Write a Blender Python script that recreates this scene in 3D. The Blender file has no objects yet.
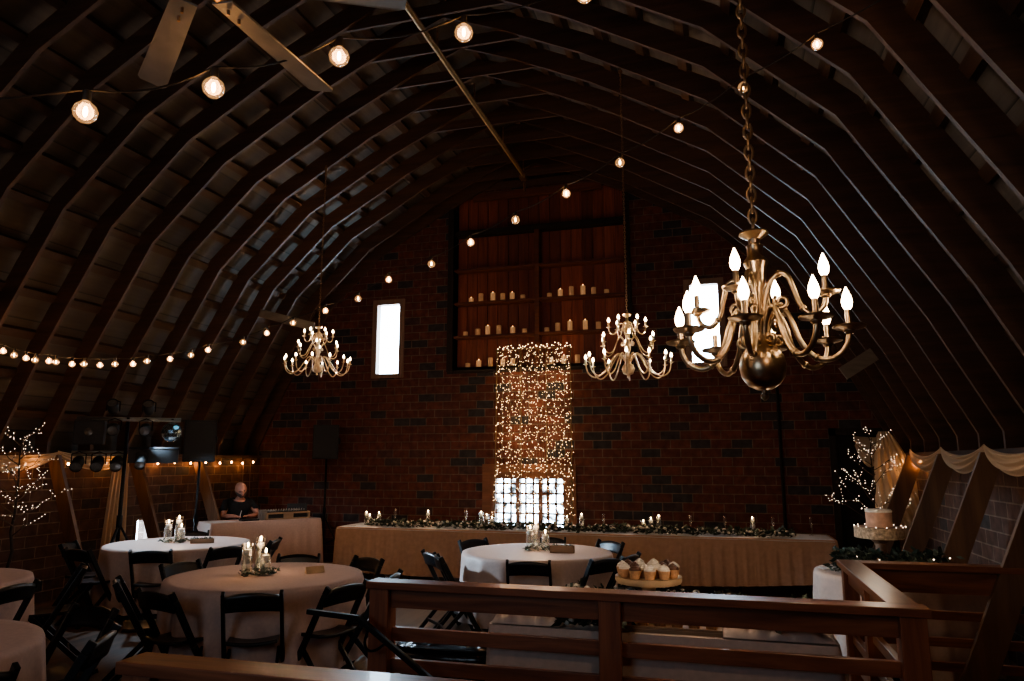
import bpy, bmesh, math, random
from mathutils import Vector, Matrix
R=math.radians
PI=math.pi
rnd=random.Random(7)
sc=bpy.context.scene
COL=sc.collection

# ------------------------------------------------------------------ materials
def mat(name):
    m=bpy.data.materials.new(name); m.use_nodes=True
    nt=m.node_tree; b=nt.nodes['Principled BSDF']
    return m,nt,b
def setb(b,col=None,rough=None,metal=None,spec=None,coat=None,trans=None,emis=None,es=None,alpha=None):
    I=b.inputs
    if col is not None: I['Base Color'].default_value=(*col,1)
    if rough is not None: I['Roughness'].default_value=rough
    if metal is not None: I['Metallic'].default_value=metal
    if spec is not None: I['Specular IOR Level'].default_value=spec
    if coat is not None: I['Coat Weight'].default_value=coat
    if trans is not None: I['Transmission Weight'].default_value=trans
    if emis is not None: I['Emission Color'].default_value=(*emis,1)
    if es is not None: I['Emission Strength'].default_value=es
    if alpha is not None: I['Alpha'].default_value=alpha
def plain(name,col,rough=.6,var=.25,scale=12,bump=.15,metal=0,**k):
    m,nt,b=mat(name); setb(b,col,rough,metal,**k)
    tc=nt.nodes.new('ShaderNodeTexCoord'); n=nt.nodes.new('ShaderNodeTexNoise'); n.inputs['Scale'].default_value=scale; n.inputs['Detail'].default_value=4
    nt.links.new(tc.outputs['Object'],n.inputs['Vector'])
    r=nt.nodes.new('ShaderNodeValToRGB'); r.color_ramp.elements[0].position=.3; r.color_ramp.elements[1].position=.7
    r.color_ramp.elements[0].color=(*[c*(1-var) for c in col],1); r.color_ramp.elements[1].color=(*[min(1,c*(1+var)) for c in col],1)
    nt.links.new(n.outputs['Fac'],r.inputs['Fac']); nt.links.new(r.outputs['Color'],b.inputs['Base Color'])
    if bump:
        bp=nt.nodes.new('ShaderNodeBump'); bp.inputs['Strength'].default_value=bump; bp.inputs['Distance'].default_value=.01
        nt.links.new(n.outputs['Fac'],bp.inputs['Height']); nt.links.new(bp.outputs['Normal'],b.inputs['Normal'])
    return m
def wood(name,c1,c2,axis='x',rough=.5,scale=1.0,plank=None,coat=0,knots=True,spec=.5):
    """grain stretched along axis; plank=(width, axis_across) draws board joints"""
    m,nt,b=mat(name); setb(b,c1,rough,coat=coat,spec=spec)
    N=nt.nodes; L=nt.links
    tc=N.new('ShaderNodeTexCoord'); mp=N.new('ShaderNodeMapping')
    s={'x':(1.2,16,16),'y':(16,1.2,16),'z':(16,16,1.2)}[axis]
    mp.inputs['Scale'].default_value=[q*scale for q in s]
    L.new(tc.outputs['Object'],mp.inputs['Vector'])
    vec=mp.outputs['Vector']
    if plank:
        w,ax=plank
        sp=N.new('ShaderNodeSeparateXYZ'); L.new(tc.outputs['Object'],sp.inputs[0])
        dv=N.new('ShaderNodeMath'); dv.operation='DIVIDE'; dv.inputs[1].default_value=w; L.new(sp.outputs[ax],dv.inputs[0])
        fl=N.new('ShaderNodeMath'); fl.operation='FLOOR'; L.new(dv.outputs[0],fl.inputs[0])
        wn=N.new('ShaderNodeTexWhiteNoise'); wn.noise_dimensions='1D'; L.new(fl.outputs[0],wn.inputs['W'])
        fr=N.new('ShaderNodeMath'); fr.operation='FRACT'; L.new(dv.outputs[0],fr.inputs[0])
        va=N.new('ShaderNodeVectorMath'); va.operation='SCALE'; va.inputs['Scale'].default_value=30; L.new(wn.outputs['Color'],va.inputs[0])
        ad=N.new('ShaderNodeVectorMath'); ad.operation='ADD'; L.new(va.outputs[0],ad.inputs[0]); L.new(vec,ad.inputs[1]); vec=ad.outputs[0]
    n=N.new('ShaderNodeTexNoise'); n.inputs['Scale'].default_value=1; n.inputs['Detail'].default_value=6; n.inputs['Roughness'].default_value=.65; n.inputs['Distortion'].default_value=.6
    L.new(vec,n.inputs['Vector'])
    r=N.new('ShaderNodeValToRGB'); e=r.color_ramp.elements; e[0].position=.3; e[1].position=.72; e[0].color=(*c2,1); e[1].color=(*c1,1)
    L.new(n.outputs['Fac'],r.inputs['Fac']); out=r.outputs['Color']
    def mul(a,fac):
        mx=N.new('ShaderNodeMix'); mx.data_type='RGBA'; mx.blend_type='MULTIPLY'; mx.inputs[0].default_value=1
        L.new(a,mx.inputs[6]); L.new(fac,mx.inputs[7]); return mx.outputs[2]
    if knots:
        n2=N.new('ShaderNodeTexVoronoi'); n2.inputs['Scale'].default_value=.16*scale
        L.new(vec,n2.inputs['Vector'])
        r2=N.new('ShaderNodeValToRGB'); e=r2.color_ramp.elements; e[0].position=.03; e[1].position=.12; e[0].color=(.3,.25,.25,1); e[1].color=(1,1,1,1)
        L.new(n2.outputs['Distance'],r2.inputs['Fac']); out=mul(out,r2.outputs['Color'])
    if plank:
        r3=N.new('ShaderNodeValToRGB'); e=r3.color_ramp.elements; e[0].position=0; e[1].position=.05; e[0].color=(.08,.08,.08,1); e[1].color=(1,1,1,1)
        L.new(fr.outputs[0],r3.inputs['Fac']); out=mul(out,r3.outputs['Color'])
        mr=N.new('ShaderNodeMapRange'); mr.inputs['To Min'].default_value=.6; mr.inputs['To Max'].default_value=1.25; L.new(wn.outputs['Value'],mr.inputs['Value'])
        cb=N.new('ShaderNodeCombineColor'); [L.new(mr.outputs[0],cb.inputs[i]) for i in range(3)]
        out=mul(out,cb.outputs[0])
    L.new(out,b.inputs['Base Color'])
    bp=N.new('ShaderNodeBump'); bp.inputs['Strength'].default_value=.25; bp.inputs['Distance'].default_value=.004
    L.new(n.outputs['Fac'],bp.inputs['Height']); L.new(bp.outputs['Normal'],b.inputs['Normal'])
    return m
def brick(name,ax,c1,c2,c3,mortar):
    """clay tile blocks .305 x .137; ax = horizontal axis index (0 for x, 1 for y)"""
    m,nt,b=mat(name); setb(b,c1,.75,spec=.35)
    N=nt.nodes; L=nt.links
    tc=N.new('ShaderNodeTexCoord'); sp=N.new('ShaderNodeSeparateXYZ'); L.new(tc.outputs['Object'],sp.inputs[0])
    cb=N.new('ShaderNodeCombineXYZ'); L.new(sp.outputs[ax],cb.inputs[0]); L.new(sp.outputs[2],cb.inputs[1])
    nz=N.new('ShaderNodeTexNoise'); nz.inputs['Scale'].default_value=9; nz.inputs['Detail'].default_value=3; L.new(cb.outputs[0],nz.inputs['Vector'])
    bt=N.new('ShaderNodeTexBrick'); bt.offset=.5
    bt.inputs['Scale'].default_value=1; bt.inputs['Brick Width'].default_value=.305; bt.inputs['Row Height'].default_value=.137
    bt.inputs['Mortar Size'].default_value=.0075; bt.inputs['Mortar Smooth'].default_value=.3; bt.inputs['Bias'].default_value=0
    bt.inputs['Color1'].default_value=(0,0,0,1); bt.inputs['Color2'].default_value=(1,1,1,1); bt.inputs['Mortar'].default_value=(.5,.5,.5,1)
    L.new(cb.outputs[0],bt.inputs['Vector'])
    r=N.new('ShaderNodeValToRGB'); r.color_ramp.interpolation='LINEAR'; e=r.color_ramp.elements
    e[0].position=0; e[0].color=(*c1,1); e[1].position=1; e[1].color=(*c3,1)
    for p,c in ((.3,c2),(.6,[q*.75 for q in c1]),(.78,c2),(.84,c3)):
        x=e.new(p); x.color=(*c,1)
    L.new(bt.outputs['Color'],r.inputs['Fac'])
    mx=N.new('ShaderNodeMix'); mx.data_type='RGBA'; mx.inputs[7].default_value=(*mortar,1)
    L.new(bt.outputs['Fac'],mx.inputs[0]); L.new(r.outputs['Color'],mx.inputs[6])
    m2=N.new('ShaderNodeMix'); m2.data_type='RGBA'; m2.blend_type='MULTIPLY'; m2.inputs[0].default_value=.8
    r2=N.new('ShaderNodeValToRGB'); r2.color_ramp.elements[0].position=.25; r2.color_ramp.elements[1].position=.7; r2.color_ramp.elements[0].color=(.45,.45,.45,1); r2.color_ramp.elements[1].color=(1.15,1.15,1.15,1)
    L.new(nz.outputs['Fac'],r2.inputs['Fac']); L.new(mx.outputs[2],m2.inputs[6]); L.new(r2.outputs['Color'],m2.inputs[7])
    L.new(m2.outputs[2],b.inputs['Base Color'])
    iv=N.new('ShaderNodeMath'); iv.operation='SUBTRACT'; iv.inputs[0].default_value=1; L.new(bt.outputs['Fac'],iv.inputs[1])
    bp=N.new('ShaderNodeBump'); bp.inputs['Strength'].default_value=.8; bp.inputs['Distance'].default_value=.012
    L.new(iv.outputs[0],bp.inputs['Height']); L.new(bp.outputs['Normal'],b.inputs['Normal'])
    return m
def emit(name,col,s,sample=False):
    m,nt,b=mat(name); setb(b,(0,0,0),.5,emis=col,es=s)
    try: m.cycles.emission_sampling='AUTO' if sample else 'NONE'
    except Exception: pass
    return m
def thin_glass(name,tint=(1,1,1),op=.12,rough=.05):
    m,nt,b=mat(name); N=nt.nodes; L=nt.links; N.remove(b)
    o=N['Material Output']; t=N.new('ShaderNodeBsdfTransparent'); t.inputs[0].default_value=(*tint,1)
    g=N.new('ShaderNodeBsdfGlossy'); g.inputs['Roughness'].default_value=rough
    lw=N.new('ShaderNodeLayerWeight'); lw.inputs[0].default_value=.35
    mr=N.new('ShaderNodeMapRange'); mr.inputs['To Min'].default_value=op*.4; mr.inputs['To Max'].default_value=.75; L.new(lw.outputs['Facing'],mr.inputs['Value'])
    x=N.new('ShaderNodeMixShader'); L.new(mr.outputs[0],x.inputs[0]); L.new(t.outputs[0],x.inputs[1]); L.new(g.outputs[0],x.inputs[2]); L.new(x.outputs[0],o.inputs[0])
    return m
def mottled(name,col,fac,scale=5):
    m,nt,b=mat(name); N=nt.nodes; L=nt.links; N.remove(b)
    o=N['Material Output']; t=N.new('ShaderNodeBsdfTransparent'); t.inputs[0].default_value=(.95,.98,1,1)
    d=N.new('ShaderNodeBsdfDiffuse'); d.inputs[0].default_value=(*col,1)
    tc=N.new('ShaderNodeTexCoord'); n=N.new('ShaderNodeTexNoise'); n.inputs['Scale'].default_value=scale; n.inputs['Detail'].default_value=5; L.new(tc.outputs['Object'],n.inputs['Vector'])
    r=N.new('ShaderNodeMapRange'); r.inputs['From Min'].default_value=.45; r.inputs['From Max'].default_value=.65; r.inputs['To Min'].default_value=0.02; r.inputs['To Max'].default_value=fac; L.new(n.outputs['Fac'],r.inputs['Value'])
    x=N.new('ShaderNodeMixShader'); L.new(r.outputs[0],x.inputs[0]); L.new(t.outputs[0],x.inputs[1]); L.new(d.outputs[0],x.inputs[2]); L.new(x.outputs[0],o.inputs[0])
    return m
def sheer(name,col,op):
    m,nt,b=mat(name); N=nt.nodes; L=nt.links; N.remove(b)
    o=N['Material Output']; t=N.new('ShaderNodeBsdfTransparent')
    d=N.new('ShaderNodeBsdfDiffuse'); d.inputs[0].default_value=(*col,1); q=N.new('ShaderNodeBsdfTranslucent'); q.inputs[0].default_value=(*col,1)
    m1=N.new('ShaderNodeMixShader'); m1.inputs[0].default_value=.4; L.new(d.outputs[0],m1.inputs[1]); L.new(q.outputs[0],m1.inputs[2])
    x=N.new('ShaderNodeMixShader'); x.inputs[0].default_value=op; L.new(t.outputs[0],x.inputs[1]); L.new(m1.outputs[0],x.inputs[2]); L.new(x.outputs[0],o.inputs[0])
    return m

M={}
M['brick_x']=brick('clay_block_gable',0,(.19,.064,.047),(.135,.050,.040),(.050,.048,.055),(.19,.145,.12))
M['brick_y']=brick('clay_block_side',1,(.15,.078,.055),(.11,.06,.045),(.06,.048,.042),(.24,.17,.125))
M['rafter']=wood('rafter_wood',(.135,.070,.044),(.055,.030,.021),'x',.6,.6)
M['purlin']=wood('purlin_wood',(.10,.054,.034),(.04,.024,.018),'y',.7,.8)
M['deck']=wood('roof_deck',(.15,.125,.105),(.085,.071,.06),'y',.75,.5,plank=(.42,2),knots=False)
M['floor']=wood('floor_boards',(.15,.088,.056),(.075,.043,.028),'y',.38,.8,plank=(.083,0),knots=False)
M['rail_x']=wood('cedar_rail_x',(.36,.145,.08),(.13,.05,.03),'x',.33,1,coat=.15)
M['rail_y']=wood('cedar_rail_y',(.30,.135,.068),(.15,.06,.030),'y',.33,1,coat=.15)
M['rail_z']=wood('cedar_post',(.36,.14,.075),(.14,.052,.03),'z',.4,1,coat=.1)
M['brace']=wood('brace_wood',(.21,.115,.065),(.11,.058,.034),'z',.6,.7)
M['planks']=wood('red_planks',(.38,.115,.075),(.17,.052,.036),'z',.6,1,plank=(.19,0))
M['shelf']=wood('shelf_wood',(.22,.075,.042),(.10,.036,.024),'x',.6,1)
M['darkwood']=wood('dark_post',(.03,.02,.017),(.014,.01,.009),'z',.7,1)
M['frame']=wood('window_frame_wood',(.33,.21,.16),(.20,.12,.09),'z',.55,1)
M['redframe']=wood('sash_wood',(.28,.12,.065),(.15,.065,.04),'x',.55,1)
M['lightwood']=wood('pale_wood',(.42,.28,.17),(.28,.17,.10),'x',.5,1)
M['grayplank']=wood('weathered_plank',(.26,.22,.18),(.17,.14,.115),'x',.6,1)
M['black']=plain('black_resin',(.009,.010,.012),.34,.2,20,.05,spec=.55)
M['blackmatte']=plain('black_matte',(.010,.011,.013),.6,.2,30,.05)
M['blackmetal']=plain('black_metal',(.007,.0075,.009),.5,.2,30,.05,metal=.4)
M['steel']=plain('steel_bar',(.35,.38,.40),.3,.2,30,.05,metal=.9)
M['grille']=plain('speaker_grille',(.012,.013,.015),.55,.5,150,.4)
M['brass']=plain('antique_brass',(.50,.37,.25),.30,.12,30,.02,metal=1)
M['polished']=plain('polished_brass',(.80,.62,.42),.30,.08,30,.02,metal=1)
M['fan']=plain('fan_blade_paint',(.19,.19,.20),.5,.12,15,.05)
M['cloth']=plain('champagne_cloth',(.60,.47,.42),.5,.06,40,.05)
M['cloth_rose']=plain('rose_beige_cloth',(.58,.42,.37),.85,.06,40,.05)
M['tan']=plain('tan_skirt_cloth',(.52,.33,.235),.85,.08,20,.08)
M['white']=plain('white_cloth',(.62,.50,.44),.85,.06,30,.08)
M['runner']=plain('white_runner_cloth',(.75,.74,.74),.85,.06,30,.08)
M['drape']=sheer('sheer_drape',(.80,.64,.48),.93)
M['wax']=plain('ivory_wax_glow',(.82,.58,.36),.5,.06,20,.03,emis=(1,.45,.2),es=.035)  # faint emission put into the wax so the unlit candles stay visible
M['waxlit']=plain('lit_wax',(.85,.60,.38),.5,.06,20,.03,emis=(1,.50,.22),es=.10)
M['waxwhite']=plain('white_wax',(.85,.80,.72),.4,.04,20,.03,emis=(1,.72,.45),es=.02)
M['flame']=emit('candle_flame',(1,.72,.38),14)
M['softflame']=emit('wick_glow',(1,.5,.18),3)
M['bulb']=emit('candle_bulb',(1,.76,.50),11)
M['filament']=emit('filament',(1,.66,.34),22)
M['amber']=thin_glass('amber_bulb_glass',(1,.80,.58),.3,.08)
nt=M['amber'].node_tree; o_=nt.nodes['Material Output']; src=o_.inputs[0].links[0].from_socket
em=nt.nodes.new('ShaderNodeEmission'); em.inputs[0].default_value=(1,.55,.26,1); em.inputs[1].default_value=.13
ad=nt.nodes.new('ShaderNodeAddShader'); nt.links.new(src,ad.inputs[0]); nt.links.new(em.outputs[0],ad.inputs[1]); nt.links.new(ad.outputs[0],o_.inputs[0])
try: M['amber'].cycles.emission_sampling='NONE'
except Exception: pass
M['glow']=emit('warm_glow_bulb',(1,.45,.16),14)
M['fairy']=emit('fairy_light',(1,.66,.34),6)
M['fairywhite']=emit('fairy_light_white',(1,.76,.56),2.2)
M['glass']=thin_glass('clear_glass',(.97,.98,.98),.25,.03)
M['water']=thin_glass('water',(.9,.95,.95),.3,.03)
M['mottled']=mottled('mottled_light_pane',(.25,.33,.38),.93,9)  # noise mottling stands in for the outdoor light pattern and dims the pane
M['clearpane']=mottled('clear_pane',(.5,.55,.6),.08,2)
M['leaf']=plain('dark_leaf',(.030,.045,.030),.45,.5,25,.1)
M['leaf2']=plain('grey_green_leaf',(.10,.13,.10),.55,.4,25,.1)
M['petal']=plain('white_petal',(.72,.68,.62),.7,.08,30,.05)
M['bark']=plain('dark_bark',(.035,.025,.02),.8,.3,30,.3)
M['twig']=plain('pale_twig',(.09,.06,.045),.8,.3,30,.2)
M['wire']=plain('thin_wire',(.16,.10,.05),.5,.2,30,0)
M['cable']=plain('black_cable',(.02,.016,.014),.5,.2,30,0)
M['iron']=plain('rusty_iron',(.32,.20,.12),.45,.4,30,.2,metal=.7)
M['track']=plain('brassy_track',(.62,.42,.22),.35,.25,30,.05,metal=.3)
M['skin']=plain('skin',(.50,.25,.18),.5,.12,15,.05)
M['lips']=plain('lips',(.30,.10,.08),.5,.1,20,0)
M['shirt']=plain('black_shirt',(.010,.011,.013),.9,.3,20,.1)
M['jeans']=plain('dark_trousers',(.015,.018,.03),.9,.3,20,.1)
M['beard']=plain('grey_beard',(.12,.09,.08),.9,.4,90,.4)
M['eye']=plain('eye_dark',(.03,.02,.02),.3,.1,20,0)
M['paper']=plain('white_card',(.72,.70,.68),.7,.04,20,0)
M['frost']=plain('white_frosting',(.80,.72,.62),.55,.15,40,.4)
M['choc']=plain('chocolate_frosting',(.12,.055,.035),.5,.3,40,.4)
M['case']=plain('cupcake_paper',(.62,.36,.20),.7,.2,60,.3)
M['cakesponge']=plain('naked_cake',(.60,.36,.25),.75,.3,14,.4)
M['slab']=plain('wood_slab',(.30,.17,.10),.6,.35,20,.3)
M['bark2']=plain('slab_bark',(.45,.33,.22),.85,.5,40,.6)
M['stand']=plain('cream_stand',(.62,.45,.28),.4,.12,15,.1)
M['knob']=plain('control_knob',(.30,.28,.26),.4,.2,20,0)
M['lens']=plain('lamp_lens',(.20,.21,.22),.2,.2,20,0,metal=.5)
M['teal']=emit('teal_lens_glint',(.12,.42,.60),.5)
M['mirror']=plain('mirror_tiles',(.25,.33,.38),.15,.8,60,.2,metal=.9)
M['doorblack']=plain('black_door_paint',(.012,.010,.010),.7,.3,6,.1)
M['tote']=plain('black_tote',(.010,.013,.016),.22,.3,10,.4)
M['silver']=plain('dim_aluminium',(.30,.33,.33),.4,.1,20,0,metal=.8)

# ------------------------------------------------------------------ mesh builder
class MB:
    def __init__(s): s.v=[]; s.f=[]; s.m=[]; s.cm=0
    def add(s,vs,fs):
        o=len(s.v); s.v+= [tuple(p) for p in vs]
        for f in fs: s.f.append(tuple(i+o for i in f)); s.m.append(s.cm)
        return s
    def box(s,c,d,rot=None):
        hx,hy,hz=[q/2 for q in d]
        P=[Vector((x,y,z)) for x in(-hx,hx) for y in(-hy,hy) for z in(-hz,hz)]
        if rot is not None: P=[rot@p for p in P]
        c=Vector(c); P=[p+c for p in P]
        return s.add(P,[(0,1,3,2),(4,6,7,5),(0,4,5,1),(2,3,7,6),(0,2,6,4),(1,5,7,3)])
    def bx(s,x0,x1,y0,y1,z0,z1): return s.box(((x0+x1)/2,(y0+y1)/2,(z0+z1)/2),(x1-x0,y1-y0,z1-z0))
    def bar(s,p,q,w,h,up=(0,0,1)):
        p=Vector(p);q=Vector(q);d=(q-p); L=d.length; d.normalize()
        u=Vector(up); a=d.cross(u)
        if a.length<1e-4: a=d.cross(Vector((1,0,0)))
        a.normalize(); b=a.cross(d).normalized()
        P=[]
        for t in (p,q):
            for i,j in((-1,-1),(1,-1),(1,1),(-1,1)): P.append(t+a*(i*w/2)+b*(j*h/2))
        return s.add(P,[(3,2,1,0),(4,5,6,7),(0,1,5,4),(1,2,6,5),(2,3,7,6),(3,0,4,7)])
    def tube(s,pts,r,n=8,closed=False,cap=True):
        P=[Vector(p) for p in pts]; N=len(P)
        rr=r if isinstance(r,(list,tuple)) else [r]*N
        t0=(P[1]-P[0]).normalized(); a=t0.orthogonal().normalized(); vs=[]
        for i in range(N):
            if closed: t=(P[(i+1)%N]-P[i-1])
            else: t=P[min(i+1,N-1)]-P[max(i-1,0)]
            if t.length<1e-9: t=t0.copy()
            t.normalize(); a=(a-t*a.dot(t))
            if a.length<1e-6: a=t.orthogonal()
            a.normalize(); b=t.cross(a)
            for k in range(n):
                w=2*PI*k/n; vs.append(P[i]+(a*math.cos(w)+b*math.sin(w))*rr[i])
        fs=[]
        for i in range(N if closed else N-1):
            j=(i+1)%N
            for k in range(n): fs.append((i*n+k,i*n+(k+1)%n,j*n+(k+1)%n,j*n+k))
        if cap and not closed: fs.append(tuple(range(n))[::-1]); fs.append(tuple((N-1)*n+k for k in range(n)))
        return s.add(vs,fs)
    def lathe(s,prof,c=(0,0,0),n=16,cap=True):
        vs=[];N=len(prof)
        for r,z in prof:
            r=max(r,1e-4)
            for k in range(n):
                w=2*PI*k/n; vs.append((c[0]+r*math.cos(w),c[1]+r*math.sin(w),c[2]+z))
        fs=[]
        for i in range(N-1):
            for k in range(n): fs.append((i*n+k,i*n+(k+1)%n,(i+1)*n+(k+1)%n,(i+1)*n+k))
        if cap: fs.append(tuple(range(n))[::-1]); fs.append(tuple((N-1)*n+k for k in range(n)))
        return s.add(vs,fs)
    def ell(s,c,r,n=10,m=7,rot=None):
        vs=[];fs=[]
        for i in range(m+1):
            t=PI*i/m
            for k in range(n):
                w=2*PI*k/n; p=Vector((r[0]*max(math.sin(t),.001)*math.cos(w),r[1]*max(math.sin(t),.001)*math.sin(w),-r[2]*math.cos(t)))
                if rot is not None: p=rot@p
                vs.append(p+Vector(c))
        for i in range(m):
            for k in range(n): fs.append((i*n+k,i*n+(k+1)%n,(i+1)*n+(k+1)%n,(i+1)*n+k))
        return s.add(vs,fs)
    def octa(s,c,r):
        x,y,z=c
        return s.add([(x+r,y,z),(x-r,y,z),(x,y+r,z),(x,y-r,z),(x,y,z+r),(x,y,z-r)],[(0,2,4),(2,1,4),(1,3,4),(3,0,4),(2,0,5),(1,2,5),(3,1,5),(0,3,5)])
    def grid(s,fn,nu,nv,cu=False):
        vs=[fn(i/nu,j/nv) for i in range(nu+(0 if cu else 1)) for j in range(nv+1)]
        fs=[];K=nv+1;T=nu if cu else nu+1
        for i in range(nu):
            a=i;b=(i+1)%T
            for j in range(nv): fs.append((a*K+j,b*K+j,b*K+j+1,a*K+j+1))
        return s.add(vs,fs)
    def build(s,name,m,parent=None,smooth=False,bevel=0,solid=0,subd=0):
        me=bpy.data.meshes.new(name); me.from_pydata(s.v,[],s.f); 
        ms=m if isinstance(m,(list,tuple)) else [m]
        for q in ms: me.materials.append(q if not isinstance(q,str) else M[q])
        if len(ms)>1:
            for p,i in zip(me.polygons,s.m): p.material_index=i
        if smooth:
            for p in me.polygons: p.use_smooth=True
            if smooth!='all':
                try: me.set_sharp_from_angle(angle=R(42))
                except Exception: pass
        me.update()
        o=bpy.data.objects.new(name,me); COL.objects.link(o)
        if parent is not None: o.parent=parent
        if solid:
            q=o.modifiers.new('solid','SOLIDIFY'); q.thickness=solid; q.offset=-1
        if bevel:
            q=o.modifiers.new('bevel','BEVEL'); q.width=bevel; q.segments=2; q.limit_method='ANGLE'
        if subd:
            q=o.modifiers.new('sub','SUBSURF'); q.levels=subd; q.render_levels=subd
        return o
def tag(o,label=None,cat=None,group=None,kind=None):
    if label: o['label']=label
    if cat: o['category']=cat
    if group: o['group']=group
    if kind: o['kind']=kind
    return o
def empty(name,loc,rz=0,label=None,cat=None,group=None,kind=None):
    o=bpy.data.objects.new(name,None); o.empty_display_size=.1; COL.objects.link(o); o.location=loc; o.rotation_euler=(0,0,rz)
    return tag(o,label,cat,group,kind)
KIDS={}
def kids(o): return [c for c in bpy.data.objects if c.parent==o]
def copy_tree(o,parent=None,depth=0):
    c=o.copy(); COL.objects.link(c); c.parent=parent
    for ch in kids(o): copy_tree(ch,c,depth+1)
    return c
def place(proto,first,loc,rz,label,cat=None,group=None,scale=None):
    o=proto if first else copy_tree(proto)
    o.location=loc; o.rotation_euler=(o.rotation_euler.x if not first else 0,0,rz)
    if scale: o.scale=scale
    return tag(o,label,cat,group)
def lamp(name,kind,loc,power,col,size=.05,rot=None,sy=None,parent=None,spread=None):
    l=bpy.data.lights.new(name,kind); l.energy=power; l.color=col
    if kind=='POINT': l.shadow_soft_size=size
    if kind=='AREA':
        l.size=size
        if sy: l.shape='RECTANGLE'; l.size_y=sy
        if spread: l.spread=spread
    o=bpy.data.objects.new(name,l); COL.objects.link(o); o.location=loc
    if rot: o.rotation_euler=rot
    if parent is not None: o.parent=parent
    return o

# ------------------------------------------------------------------ camera
E=1.72; psi=R(16.05); th=math.atan(121/720)
cam=bpy.data.cameras.new('camera'); co=bpy.data.objects.new('camera',cam); COL.objects.link(co)
cam.lens=720/1024*36; cam.sensor_width=36; cam.clip_start=.02
fw=Vector((-math.sin(psi)*math.cos(th),math.cos(psi)*math.cos(th),math.sin(th)))
rt=Vector((math.cos(psi),math.sin(psi),0)); up=rt.cross(fw)
co.matrix_world=Matrix(((rt.x,up.x,-fw.x,0),(rt.y,up.y,-fw.y,0),(rt.z,up.z,-fw.z,E),(0,0,0,1)))
sc.camera=co

# ------------------------------------------------------------------ barn shell
CX=-2.9
PROF=[(5.25,1.98),(4.75,3.0),(3.9,4.45),(2.9,5.40),(1.6,6.15),(.65,6.60)]
FULL=[(-h,z) for h,z in PROF]+[(0,6.86)]+[(h,z) for h,z in PROF[::-1]]
def offset(P,d):
    out=[]
    for i,p in enumerate(P):
        a=P[max(i-1,0)]; b=P[min(i+1,len(P)-1)]
        tx,tz=b[0]-a[0],b[1]-a[1]; l=math.hypot(tx,tz); out.append((p[0]-tz/l*d*1.0,p[1]+tx/l*d))
    return out
def roofz(X,d=0):
    P=offset(FULL,d); h=X-CX
    for a,b in zip(P,P[1:]):
        if a[0]<=h<=b[0]: return a[1]+(b[1]-a[1])*(h-a[0])/(b[0]-a[0])
    return P[0][1]
WY=11.6; Y0=-2.4; XL=-8.15; XR=2.35
# ceiling: deck with rafters and purlins
def ribbon(mb,d0,d1,y0,y1,P=FULL,ext=None):
    A=offset(P,d0);B=offset(P,d1)
    if ext:
        A=[(A[0][0]-.0,ext)]+A+[(A[-1][0],ext)]; B=[(B[0][0],ext)]+B+[(B[-1][0],ext)]
    n=len(A); vs=[]
    for y in(y0,y1):
        vs+=[(CX+x,y,z) for x,z in A]+[(CX+x,y,z) for x,z in B]
    fs=[];o=2*n
    for i in range(n-1):
        fs+=[(i,i+1,n+i+1,n+i),(o+i,o+n+i,o+n+i+1,o+i+1),(i,o+i,o+i+1,i+1),(n+i,n+i+1,o+n+i+1,o+n+i)]
    fs+=[(0,n,o+n,o),(n-1,o+n-1,o+2*n-1,2*n-1)]
    mb.add(vs,fs)
b=MB(); ribbon(b,.30,.36,Y0,WY+.3,ext=1.7)
ceil=tag(b.build('ceiling','deck'),'dark curved barn roof of boards over arched rafters','roof',kind='structure')
# purlins along the length
Pm=offset(FULL,.252)
def arcpts(P,step):
    out=[];acc=step*.5
    for a,c in zip(P,P[1:]):
        L=math.hypot(c[0]-a[0],c[1]-a[1]); 
        while acc<L:
            t=acc/L; out.append((a[0]+(c[0]-a[0])*t,a[1]+(c[1]-a[1])*t,(c[0]-a[0])/L,(c[1]-a[1])/L)); acc+=step
        acc-=L
    return out
for x,z,tx,tz in arcpts(Pm,.50):
    b=MB(); n=Vector((-tz,0,tx)); c=Vector((CX+x,0,z)); t=Vector((tx,0,tz))
    vs=[]
    for y in (Y0,WY):
        for i,j in((-1,-1),(1,-1),(1,1),(-1,1)): vs.append(c+t*(.05*i)+n*(.05*j)+Vector((0,y,0)))
    b.add(vs,[(0,1,2,3),(7,6,5,4),(0,4,5,1),(1,5,6,2),(2,6,7,3),(3,7,4,0)])
    b.build('purlin','purlin',ceil)
ribY=[7.2+.65*k for k in range(-14,7)]+[WY-.06]
for y in ribY:
    b=MB()
    # two halves, butted at the collar
    ribbon(b,0,.225,y-.022,y+.022,ext=1.7)
    r_=b.build('rafter','rafter',ceil)
    c=MB(); c.bx(CX-.98,CX+.98,y+.022,y+.055,6.47,6.60)
    # cut ends follow the rafters: short tie board
    c.build('collar_tie','rafter',r_)

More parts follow.
